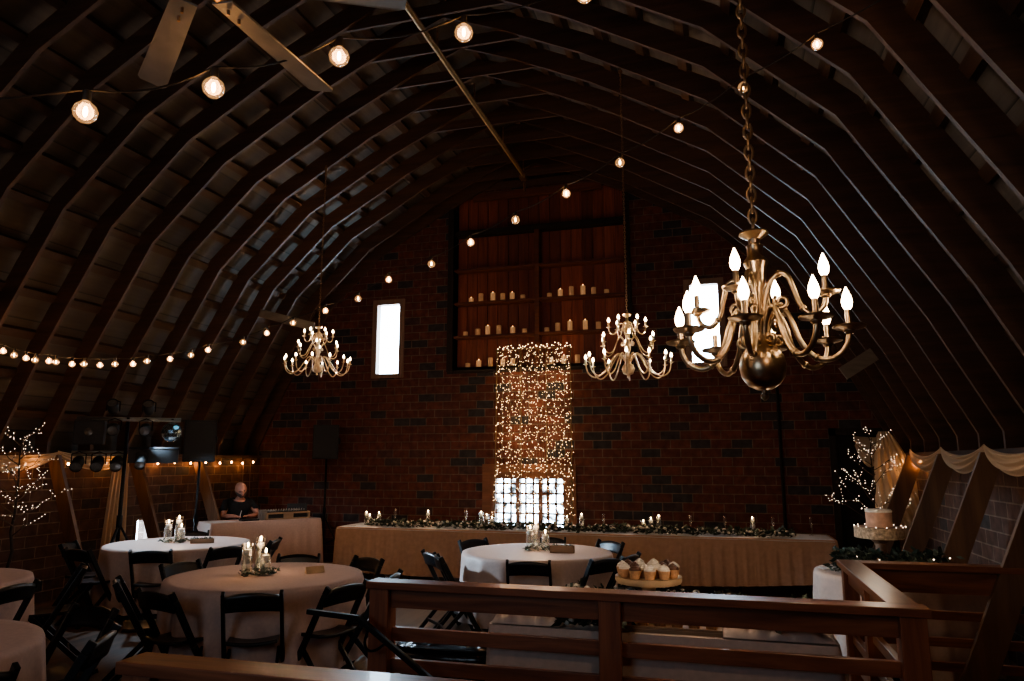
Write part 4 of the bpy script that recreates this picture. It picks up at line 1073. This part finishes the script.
b=MB(); b.bx(-.16,.16,-.11,.11,0,.016); b.build('base','blackmatte',o,bevel=.003)
b=MB(); b.add([(-.16,.11,.016),(.16,.11,.016),(.16,.17,.21),(-.16,.17,.21),(-.16,.118,.014),(.16,.118,.014),(.16,.178,.21),(-.16,.178,.21)],[(0,1,2,3),(7,6,5,4),(0,4,5,1),(2,6,7,3),(0,3,7,4),(1,5,6,2)]); b.build('screen','blackmatte',o)
o=empty('desk_monitor',onT(.0,-.05),ang,'small upright wooden sided box between the man and the console','box')
b=MB(); b.bx(-.05,.05,-.06,.08,0,.15); b.build('body','grayplank',o,bevel=.004)
b=MB(); b.bx(-.16,.10,-.10,.07,0,.025); o=b.build('keyboard_case','blackmatte',bevel=.004); o.location=onT(-.20,-.06); o.rotation_euler=(0,0,ang); tag(o,'flat black case in front of the seated man','case')

def skin_mesh(name,nodes,edges,m,parent,root=0,sub=2):
    bm=bmesh.new(); lay=bm.verts.layers.skin.verify(); V_=[]
    for i,(p,r_) in enumerate(nodes):
        v=bm.verts.new(p); v[lay].radius=(r_,r_) if not isinstance(r_,tuple) else r_; v[lay].use_root=(i==root); V_.append(v)
    for a,c in edges: bm.edges.new((V_[a],V_[c]))
    me=bpy.data.meshes.new(name); bm.to_mesh(me); bm.free(); me.materials.append(M[m])
    o=bpy.data.objects.new(name,me); COL.objects.link(o); o.parent=parent
    q=o.modifiers.new('skin','SKIN'); q.use_smooth_shade=True
    if sub: s_=o.modifiers.new('s','SUBSURF'); s_.levels=sub; s_.render_levels=sub
    return o
# man: local frame, facing -Y (towards the table), origin on the floor under the pelvis
mp=onT(-.14,.76,0); mp.z=0
man=empty('person',(mp.x,mp.y,0),ang+R(-4),'bald bearded man in a black shirt leaning over the corner table and writing','person')
nod=[((0,.02,.56),.15),((0,-.01,.72),.145),((0,-.08,.90),.155),((0,-.15,1.03),.105),((0,-.21,1.125),.058),((0,-.255,1.19),.055),
 ((-.19,-.13,1.05),.062),((-.27,-.24,.86),.045),((-.17,-.46,.87),.033),((-.14,-.53,.865),.030),
 ((.19,-.13,1.05),.062),((.30,-.22,.87),.045),((.16,-.42,.87),.034),((.09,-.46,.868),.030),
 ((-.10,.0,.52),.095),((-.15,-.33,.50),.07),((-.15,-.33,.10),.045),((-.15,-.42,.05),.04),
 ((.10,.0,.52),.095),((.15,-.33,.50),.07),((.15,-.33,.10),.045),((.15,-.42,.05),.04)]
ed=[(0,1),(1,2),(2,3),(3,4),(4,5),(3,6),(6,7),(7,8),(8,9),(3,10),(10,11),(11,12),(12,13),(0,14),(14,15),(15,16),(16,17),(0,18),(18,19),(19,20),(20,21)]
# fingers
def fingers(base,wr,dirv,side):
    w=Vector(wr); dv=Vector(dirv).normalized(); sd=Vector((-dv.y,dv.x,0))
    for k,(off,Lf) in enumerate(((-.026,.062),(-.009,.074),(.009,.070),(.026,.055))):
        a=w+dv*.045+sd*off; i0=len(nod); nod.append((tuple(a),.010)); nod.append((tuple(a+dv*Lf*.5+Vector((0,0,.006))),.0085)); nod.append((tuple(a+dv*Lf+Vector((0,0,-.012))),.007)); ed.extend([(base,i0),(i0,i0+1),(i0+1,i0+2)])
    a=w+dv*.01+sd*side*.034; i0=len(nod); nod.append((tuple(a),.011)); nod.append((tuple(a+dv*.035+sd*side*.012),.009)); ed.extend([(base,i0),(i0,i0+1)])
fingers(9,(-.14,-.53,.865),(.25,-1,0),-1); fingers(13,(.09,-.46,.868),(-1,-.45,0),-1)
skin_mesh('body',nod,ed,'skin',man)
# head as its own smooth form tilted forward, seated on the neck
hd_=MB(); rot=Matrix.Rotation(R(24),3,'X')@Matrix.Rotation(R(-14),3,'Y')
hc=Vector((-.02,-.285,1.275))
def headpt(u,v):
    a=2*PI*u; t=PI*v; x=.080*math.sin(t)*math.cos(a); y=.096*math.sin(t)*math.sin(a); z=-.110*math.cos(t)
    if z<0:   # jaw
        k=-z/.116; x*=1-.22*k; y*=1-.10*k
        if y<0: y-=.012*k
    if y<0:
        front=max(0,-y/.094)
        g=lambda cx,cz,sx,sz: math.exp(-((x-cx)/sx)**2-((z-cz)/sz)**2)
        y-=front*(.036*g(0,-.024,.013,.017)+.016*g(0,.000,.009,.022)+.011*g(0,.028,.045,.009)+.006*g(0,-.060,.020,.007)-.013*g(-.031,.008,.015,.011)-.013*g(.031,.008,.015,.011)+.006*g(0,-.09,.02,.012))
    return tuple(rot@Vector((x,y,z))*1.12+hc)
hd_.grid(headpt,72,56,cu=True); hd_.build('head','skin',man,smooth='all')
for s_ in(-1,1):
    b=MB(); b.ell(rot@Vector((s_*.086,.005,-.005))+hc,(.010,.020,.030),8,6,rot); b.build('ear','skin',man,smooth='all')
    b=MB(); b.ell(rot@Vector((s_*.034,-.092,.009))+hc,(.014,.009,.007),10,6,rot); b.build('eye','eye',man,smooth='all')
    b=MB(); b.tube([rot@Vector((s_*(.018+.012*i),-.112+.004*i,.030+.004*math.sin(i*1.2)))+hc for i in range(4)],[.002,.004,.004,.002],6); b.build('eyebrow','beard',man,smooth='all')
b=MB()
def beardpt(u,v):
    a=PI+PI*u; t=PI*(.0+.36*v); t=PI*(.02+(.30+.13*abs(math.cos(a))+(.085 if abs(math.cos(a))>.18 else .03))*v); x=.083*math.sin(t)*math.cos(a); y=.102*math.sin(t)*math.sin(a); z=-.116*math.cos(t); k=max(0,-z/.116); x*=1-.2*k; y=y*(1-.08*k)-.012*k
    return tuple(rot@Vector((x,y,z-.002))*1.16+hc)
b.grid(beardpt,40,14); b.build('beard','beard',man,smooth='all')
b=MB(); b.tube([rot@Vector((.008*(i-3),-.112+.0012*(i-3)**2,-.058))+hc for i in range(7)],[.001,.004,.005,.005,.005,.004,.001],6); b.build('mouth','lips',man,smooth='all')
skin_mesh('shirt',[((0,.02,.54),.165),((0,-.01,.72),.16),((0,-.08,.90),.17),((0,-.15,1.05),.145),((0,-.20,1.115),.088),((-.20,-.13,1.055),.075),((-.265,-.215,.92),.062),((.20,-.13,1.055),.075),((.285,-.19,.93),.062)],[(0,1),(1,2),(2,3),(3,4),(3,5),(5,6),(3,7),(7,8)],'shirt',man)
lamp('desk_fill','POINT',tuple(onT(.05,.05,1.35)),1.1,(1,.62,.40),.06)  # added fill that brightens the seated man, no lamp stands here
skin_mesh('trousers',[((0,.02,.54),.16),((-.10,.0,.53),.105),((-.15,-.33,.51),.08),((-.15,-.33,.12),.06),((.10,.0,.53),.105),((.15,-.33,.51),.08),((.15,-.33,.12),.06)],[(0,1),(1,2),(2,3),(0,4),(4,5),(5,6)],'jeans',man)
pen=MB(); pw=Vector(man.location)+Matrix.Rotation(ang+R(-4),3,'Z')@Vector((-.115,-.60,.872)); pen.tube([pw+Vector((0,0,-.045)),pw+Vector((.02,.03,.09))],.005,6); tag(pen.build('pen','paper'),'white pen held in the hand of the seated man','pen')
place(chair0,False,(mp.x-nv.x*-.06,mp.y-nv.y*-.06,0),ang+PI+R(-4),'black folding chair under the seated man in the corner','chair','black folding chairs')
# ------------------------------------------------------------------ railings
def railing(name,loc,label): return empty(name,loc,0,label,'railing')
ra=railing('wooden_railing',(-.58,4.22,0),'reddish timber railing crossing the lower foreground in front of the dessert table')
X0,X1=-2.10,.95; cx=-.58
b=MB(); b.bx(X0-cx-.02,X1-cx+.01,-.075,.075,.957,1.0); b.build('cap_rail','rail_x',ra,bevel=.004)
b=MB(); b.bx(X0-cx,X1-cx-.02,-.02,.02,.845,.957); b.build('top_board','rail_x',ra,bevel=.003)
for z in(.11,.29,.47,.65):
    b=MB(); b.bx(X0-cx+.02,X1-cx-.05,.0,.038,z,z+.078); b.build('lower_rail','rail_x',ra,bevel=.003)
for x in(X0-cx,-.70-cx,X1-cx-.135):
    b=MB(); b.bx(x,x+.125,-.062,-.02 if x>-1.4 and x<.5 else .062,0,.957); b.build('post','rail_z',ra,bevel=.005)
rc=railing('wooden_railing',(.86,5.95,0),'timber railing turning back from the camera, then running right before the cake table')
b=MB(); b.bx(-.075,.075,-1.66,.075,.957,1.0); b.build('cap_rail','rail_y',rc,bevel=.004)
b=MB(); b.bx(.076,1.48,-.075,.075,.957,1.0); b.build('cap_rail','rail_x',rc,bevel=.004)
b=MB(); b.bx(-.02,.02,-1.66,-.03,.845,.957); b.build('top_board','rail_y',rc,bevel=.003)
b=MB(); b.bx(.03,1.48,-.02,.02,.80,.957); b.build('top_board','rail_x',rc,bevel=.003)
for z in(.12,.28,.44,.62):
    b=MB(); b.bx(-.02,.018,-1.66,-.05,z,z+.06); b.build('lower_rail','rail_y',rc,bevel=.003)
    b=MB(); b.bx(.05,1.48,.0,.038,z,z+.06); b.build('lower_rail','rail_x',rc,bevel=.003)
for x,y in((-.05,-.05),(1.38,-.05),(-.05,-.85)):
    b=MB(); b.bx(x,x+.1,y,y+.1,0,.957); b.build('post','rail_z',rc,bevel=.005)
rb=railing('wooden_railing',(-.55,2.35,0),'near timber railing, only its broad cap showing along the bottom edge left of centre')
b=MB(); b.bx(-1.61,1.62,-.075,.075,.955,1.0); b.build('cap_rail','rail_x',rb,bevel=.004)
b=MB(); b.bx(-1.60,1.60,-.02,.02,.84,.955); b.build('top_board','rail_x',rb,bevel=.003)
for z in(.12,.30,.48,.66):
    b=MB(); b.bx(-1.55,1.55,.0,.038,z,z+.06); b.build('lower_rail','rail_x',rb,bevel=.003)
for x in(-1.59,-.06,1.46):
    b=MB(); b.bx(x,x+.125,-.062,-.02 if -1<x<1 else .062,0,.955); b.build('post','rail_z',rb,bevel=.005)
# metal stair handrail
hr=empty('stair_handrail',(-2.10,4.03,.81),0,'black metal stair handrail starting level and dropping right in front of the railing post','handrail')
b=MB(); b.bar((-.34,0,.02),(0,0,.0),.035,.03); b.bar((-.005,0,.004),(1.9,0,-1.25),.035,.03); b.build('rail','blackmetal',hr,bevel=.004)
b=MB(); b.tube(curve([(.07,.0,-.05),(.045,.0,-.13),(.06,.02,-.18),(.10,.05,-.18),(.13,.12,-.15)],4),.008,6); b.build('bracket','blackmetal',hr,smooth='all')
b=MB(); b.tube(curve([(.9,0,-.61),(.88,.03,-.70),(.92,.08,-.68)],4),.009,6); b.build('bracket','blackmetal',hr,smooth='all')
# black tub behind the railing
tb=empty('storage_tub',(-1.86,4.98,0),R(3),'glossy black storage tub on the floor behind the left end of the railing','tub')
b=MB(); b.grid(lambda u,v:((.30+.05*v)*math.copysign(min(1,abs(math.cos(2*PI*u))**.35),math.cos(2*PI*u)),(.20+.04*v)*math.copysign(min(1,abs(math.sin(2*PI*u))**.35),math.sin(2*PI*u)),.46*v),48,8,cu=True); b.build('body','tote',tb,smooth='all',solid=.006)
b=MB(); b.grid(lambda u,v:((.36*v)*math.copysign(abs(math.cos(2*PI*u))**.35,math.cos(2*PI*u)),(.25*v)*math.copysign(abs(math.sin(2*PI*u))**.35,math.sin(2*PI*u)),.47+.02*math.sin(u*40)*v*(1-v)+.012*math.sin(v*20)),64,8,cu=True); b.build('lid','tote',tb,smooth='all',solid=.01)

# ------------------------------------------------------------------ dessert table
DX0,DX1,DY0,DY1=-1.40,.56,4.33,5.08; dc=((DX0+DX1)/2,(DY0+DY1)/2)
t=empty('folding_table',(*dc,0),0,'rectangular folding table under the dessert cloth behind the foreground railing','table')
b=MB(); b.bx(-.96,.96,-.36,.36,.71,.75); b.build('tabletop','lightwood',t)
for sx in(-1,1):
    for sy in(-1,1):
        b=MB(); b.tube([(sx*.85,sy*.3,.72),(sx*.85,sy*.3,0)],.014,6); b.build('leg','blackmetal',t,smooth='all')
cb=rect_cloth(DX1-DX0,DY1-DY0,.756,.70,amp=.022,fw=.30,seed=12,flare=.02); o=cb.build('tablecloth','white',smooth='all'); o.location=(*dc,0); tag(o,'white floor length cloth over the dessert table behind the foreground railing','tablecloth')
# bunched white fabric
def bunch(x0,x1,y0,y1,h,seed,label):
    from mathutils import noise
    b=MB(); 
    def fn(u,v):
        e=(math.sin(PI*u)**.45)*(math.sin(PI*v)**.45) if 0<u<1 and 0<v<1 else 0
        n=.45+.55*abs(noise.noise((u*5+seed,v*3,seed)))*1.9+.12*math.sin(u*31+seed+4*math.sin(v*5))
        return (x0+(x1-x0)*u-(x0+x1)/2,y0+(y1-y0)*v-(y0+y1)/2,h*e*n)
    b.grid(fn,60,24); o=b.build('bunched_fabric','white',smooth='all'); o.location=((x0+x1)/2,(y0+y1)/2,.765); return tag(o,label,'fabric')
bunch(-1.38,-.95,4.335,4.70,.15,2,'bunched white fabric at the left end of the dessert table')
bunch(-.04,.55,4.335,4.72,.15,7,'bunched white fabric at the right end of the dessert table')
garland(-.98,-.58,4.42,.14,'dark leafy greenery at the left of the dessert table',21,zb=.770,n=260,hump=.09,fl=26,sz=(.05,.10),name='leaf_garland')
garland(-1.05,.10,4.90,.20,'dense greenery heaped around the foot of the cupcake stand',22,zb=.770,n=620,hump=.135,fl=110,sz=(.03,.065))
garland(.14,.50,4.47,.16,'round leaved dark greenery at the right of the dessert table',23,zb=.80,n=90,hump=.14,fl=6,sz=(.06,.11))
# pedestal stand
ps=empty('cake_stand',(-.49,4.88,.757),0,'cream pedestal cake stand crowded with cupcakes','cake stand'); ps.scale=(1,1,1.04)
b=MB(); b.lathe([(.001,.225),(.20,.225),(.212,.228),(.212,.205),(.205,.190),(.12,.180),(.05,.165),(.040,.14),(.045,.08),(.06,.045),(.10,.015),(.11,.0),(.001,.0)],n=40); b.build('plate_and_foot','stand',ps,smooth=True)
def cupcake(choc):
    o=empty('cupcake',(0,0,0))
    b=MB(); 
    vs=[];n=28
    for z,r_ in((0,.024),(.045,.034)):
        for k in range(n): a=2*PI*k/n; rr=r_*(1+.03*(k%2)); vs.append((rr*math.cos(a),rr*math.sin(a),z))
    b.add(vs,[(k,(k+1)%n,n+(k+1)%n,n+k) for k in range(n)]+[tuple(range(n))[::-1]]); b.build('paper_case','case',o)
    b=MB(); pts=[]
    for i in range(46): t=i/45; a=t*2*PI*3; rr=.024*(1-t)**.8; pts.append((rr*math.cos(a),rr*math.sin(a),.048+.026*t))
    b.tube(pts,[.012*(1-.55*i/45) for i in range(46)],7); b.ell((0,0,.046),(.034,.034,.012),12,6); b.build('frosting','choc' if choc else 'frost',o,smooth='all')
    return o
CC={}
def cup(choc,x,y,z,label,s=1.0):
    f=choc not in CC
    if f: CC[choc]=cupcake(choc)
    place(CC[choc],f,(x,y,z),rnd.random()*6,label,'cupcake','cupcakes on the dessert table',(s,s,s))
k=0
for n,rr,nm in((11,.165,'outer ring'),(6,.090,'inner ring')):
    for i in range(n):
        a=2*PI*i/n+.3; ch=(i*7+n)%3==0
        cup(ch,-.49+rr*math.cos(a),4.88+rr*math.sin(a),.757+.2285*1.04,('chocolate' if ch else 'pale')+f' frosted cupcake in the {nm} on the pedestal stand',1.15)
tr_=empty('wooden_tray',(-.34,4.49,.757),0,'low wooden tray of cupcakes seen between the railing boards','tray')
b=MB(); b.bx(-.30,.30,-.12,.12,0,.02); b.bx(-.30,.30,-.12,-.105,.02,.035); b.bx(-.30,.30,.105,.12,.02,.035); b.build('body','lightwood',tr_,bevel=.003)
for i in range(6):
    for j in range(2):
        ch=(i+j*2)%3==1; cup(ch,-.58+.096*i,4.43+.10*j,.7785,('chocolate' if ch else 'pale')+' frosted cupcake in the '+('front' if j==0 else 'back')+' row on the low tray',1.15)

# ------------------------------------------------------------------ cake table
CTX,CTY=1.42,7.22
KX=CTX-.10
cs=empty('cake_stand',(KX,CTY+.02,.762),0,'thick round wood slice on a pedestal carrying the cake','cake stand')
b=MB(); q=random.Random(4); n=40; rad=[.20+.012*math.sin(3*a*2*PI/n)+q.uniform(-.006,.006) for a in range(n)]
vs=[(rad[k]*math.cos(2*PI*k/n),rad[k]*math.sin(2*PI*k/n),z) for z in(.29,.385) for k in range(n)]
b.add(vs,[(k,(k+1)%n,n+(k+1)%n,n+k) for k in range(n)]); b.build('bark_rim','bark2',cs,smooth='all')
b=MB(); b.add(vs,[tuple(range(n))[::-1],tuple(range(n,2*n))]); b.build('wood_slice','slab',cs)
b=MB(); b.lathe([(.12,0),(.11,.02),(.05,.05),(.045,.24),(.10,.29)],n=20); b.build('pedestal','slab',cs,smooth=True)
ck=empty('cake',(KX,CTY+.02,.762+.3855),0,'single tier semi naked cake on the wood slice stand','cake')
b=MB(); b.lathe([(.106,0),(.108,.03),(.105,.05),(.108,.09),(.107,.135),(.099,.145),(.001,.147)],n=36,cap=False); b.build('body','cakesponge',ck,smooth=True)
b=MB(); b.lathe([(.110,.128),(.111,.142),(.101,.152),(.001,.153)],n=36,cap=False); b.build('icing','frost',ck,smooth=True)
g=garland(KX-.42,KX+.44,CTY-.20,.22,'dark greenery with tiny lights heaped in front of the cake stand',31,zb=.768,n=700,hump=.19,fl=0,sz=(.05,.09))
g=garland(CTX-.38,CTX+.40,CTY+.20,.20,'dark greenery behind the cake stand',32,zb=.768,n=300,hump=.12,fl=0,sz=(.05,.09))
o=empty('string_lights',(CTX,CTY-.22,.80),0,'tiny warm lights threaded through the greenery below the cake','string lights')
b=MB(); pts=[(-.38+.76*i/30,.07*math.sin(i*.7),.05+.05*math.sin(i*1.1)) for i in range(31)]; b.tube(pts,.002,4); b.build('wires','wire',o)
b=MB(); 
for i in range(0,31,2): b.octa((pts[i][0],pts[i][1]-.03,pts[i][2]+.02),.008)
for i in range(16): b.octa((.208*math.cos(i*.4)-.10,.208*math.sin(i*.4)+.24,.355),.0055)
tag(b.build('tiny_bulbs','fairywhite',o),kind='stuff')
for x,y,rz_,l in((CTX-.50,CTY+.10,.3,'white card at the left edge of the cake table'),(CTX-.38,CTY-.38,-.2,'white napkin sheet lying front left on the cake table'),(CTX+.45,CTY+.16,.8,'white napkin at the right edge of the cake table')):
    b=MB(); b.box((0,0,.004),(.22,.12,.006)); o=b.build('paper_napkin','paper',bevel=.002); o.location=(x,y,.762); o.rotation_euler=(0,0,rz_); tag(o,l,'napkin')
lamp('cake_fill','POINT',(CTX-.3,CTY-.75,1.5),2.0,(1,.8,.6),.1)  # added fill in mid air that lifts the cake table cloth

# ------------------------------------------------------------------ light
for x in (-1.1,-.2,.4): lamp('dessert_fill','POINT',(x,4.45,1.30),1.2,(1,.78,.56),.06)  # added fills above the railing cap that brighten the dessert items
cool=(.72,.86,1)
def portal(name,loc,sx,sy,rot):
    o=lamp(name,'AREA',loc,1,(1,1,1),sx,rot=rot,sy=sy); o.data.cycles.is_portal=True
portal('window_daylight',(-5.64,WY+.2,3.9),.7,1.5,(R(-90),0,0))
portal('window_daylight',(-.16,WY+.2,3.9),.7,1.5,(R(-90),0,0))
portal('window_daylight',(-3.05,WY+.2,.9),1.4,1.4,(R(-90),0,0))
portal('window_daylight',(XL-.2,8.83,.66),.6,.6,(0,R(-90),0))
lamp('warm_fill','POINT',(1.1,.3,3.3),22,(1,.66,.42),.25)  # unseen warm fill added to lift the railings and right side
lamp('warm_fill','POINT',(-5.4,.6,3.3),14,(1,.66,.42),.25)  # second unseen warm fill, added for the left foreground
lamp('rear_cool_fill','AREA',(-2.9,Y0+.05,2.6),20,(.62,.82,1),2.2,rot=(R(90),0,0),sy=1.6)  # added cool fill before the closed rear wall, no opening behind it
for (lp,aim,pw,cone) in (((-7.0,7.42,2.30),(-6.2,7.46,.76),75,80),((-7.0,7.42,2.05),(-2.0,7.85,.76),520,26),((-7.0,7.6,2.05),(-6.95,9.6,.82),45,50)):  # first spot belongs to the stand, the others are added to cool farther tabletops
    sp=lamp('cool_spot','SPOT',lp,pw,(.58,.80,1),.05); sp.data.spot_size=R(cone); sp.data.spot_blend=.5; sp.data.shadow_soft_size=.05
    sp.rotation_euler=(Vector(aim)-Vector(lp)).to_track_quat('-Z','Y').to_euler()
for (x,y,z) in lights: lamp('candle_glow','POINT',(x,y,z),1.6,(1,.62,.34),.08)
for x in(-5.15,-4.3,-3.3,-2.0,-.95,.35): lamp('candle_glow','POINT',(x,HY0+.25,1.08),1.2,(1,.62,.34),.06)
w=bpy.data.worlds.new('world'); sc.world=w; w.use_nodes=True; bg=w.node_tree.nodes['Background']; bg.inputs[0].default_value=(.66,.85,1,1); bg.inputs[1].default_value=17
sc.view_settings.view_transform='AgX'
try: sc.view_settings.look='AgX - Medium High Contrast'
except Exception: pass
sc.view_settings.exposure=1.05
cy=sc.cycles
cy.use_denoising=True
cy.max_bounces=6; cy.diffuse_bounces=3; cy.glossy_bounces=3; cy.transparent_max_bounces=16; cy.transmission_bounces=4
cy.sample_clamp_indirect=3; cy.sample_clamp_direct=0
cy.caustics_reflective=False; cy.caustics_refractive=False
try: cy.use_light_tree=True
except Exception: pass
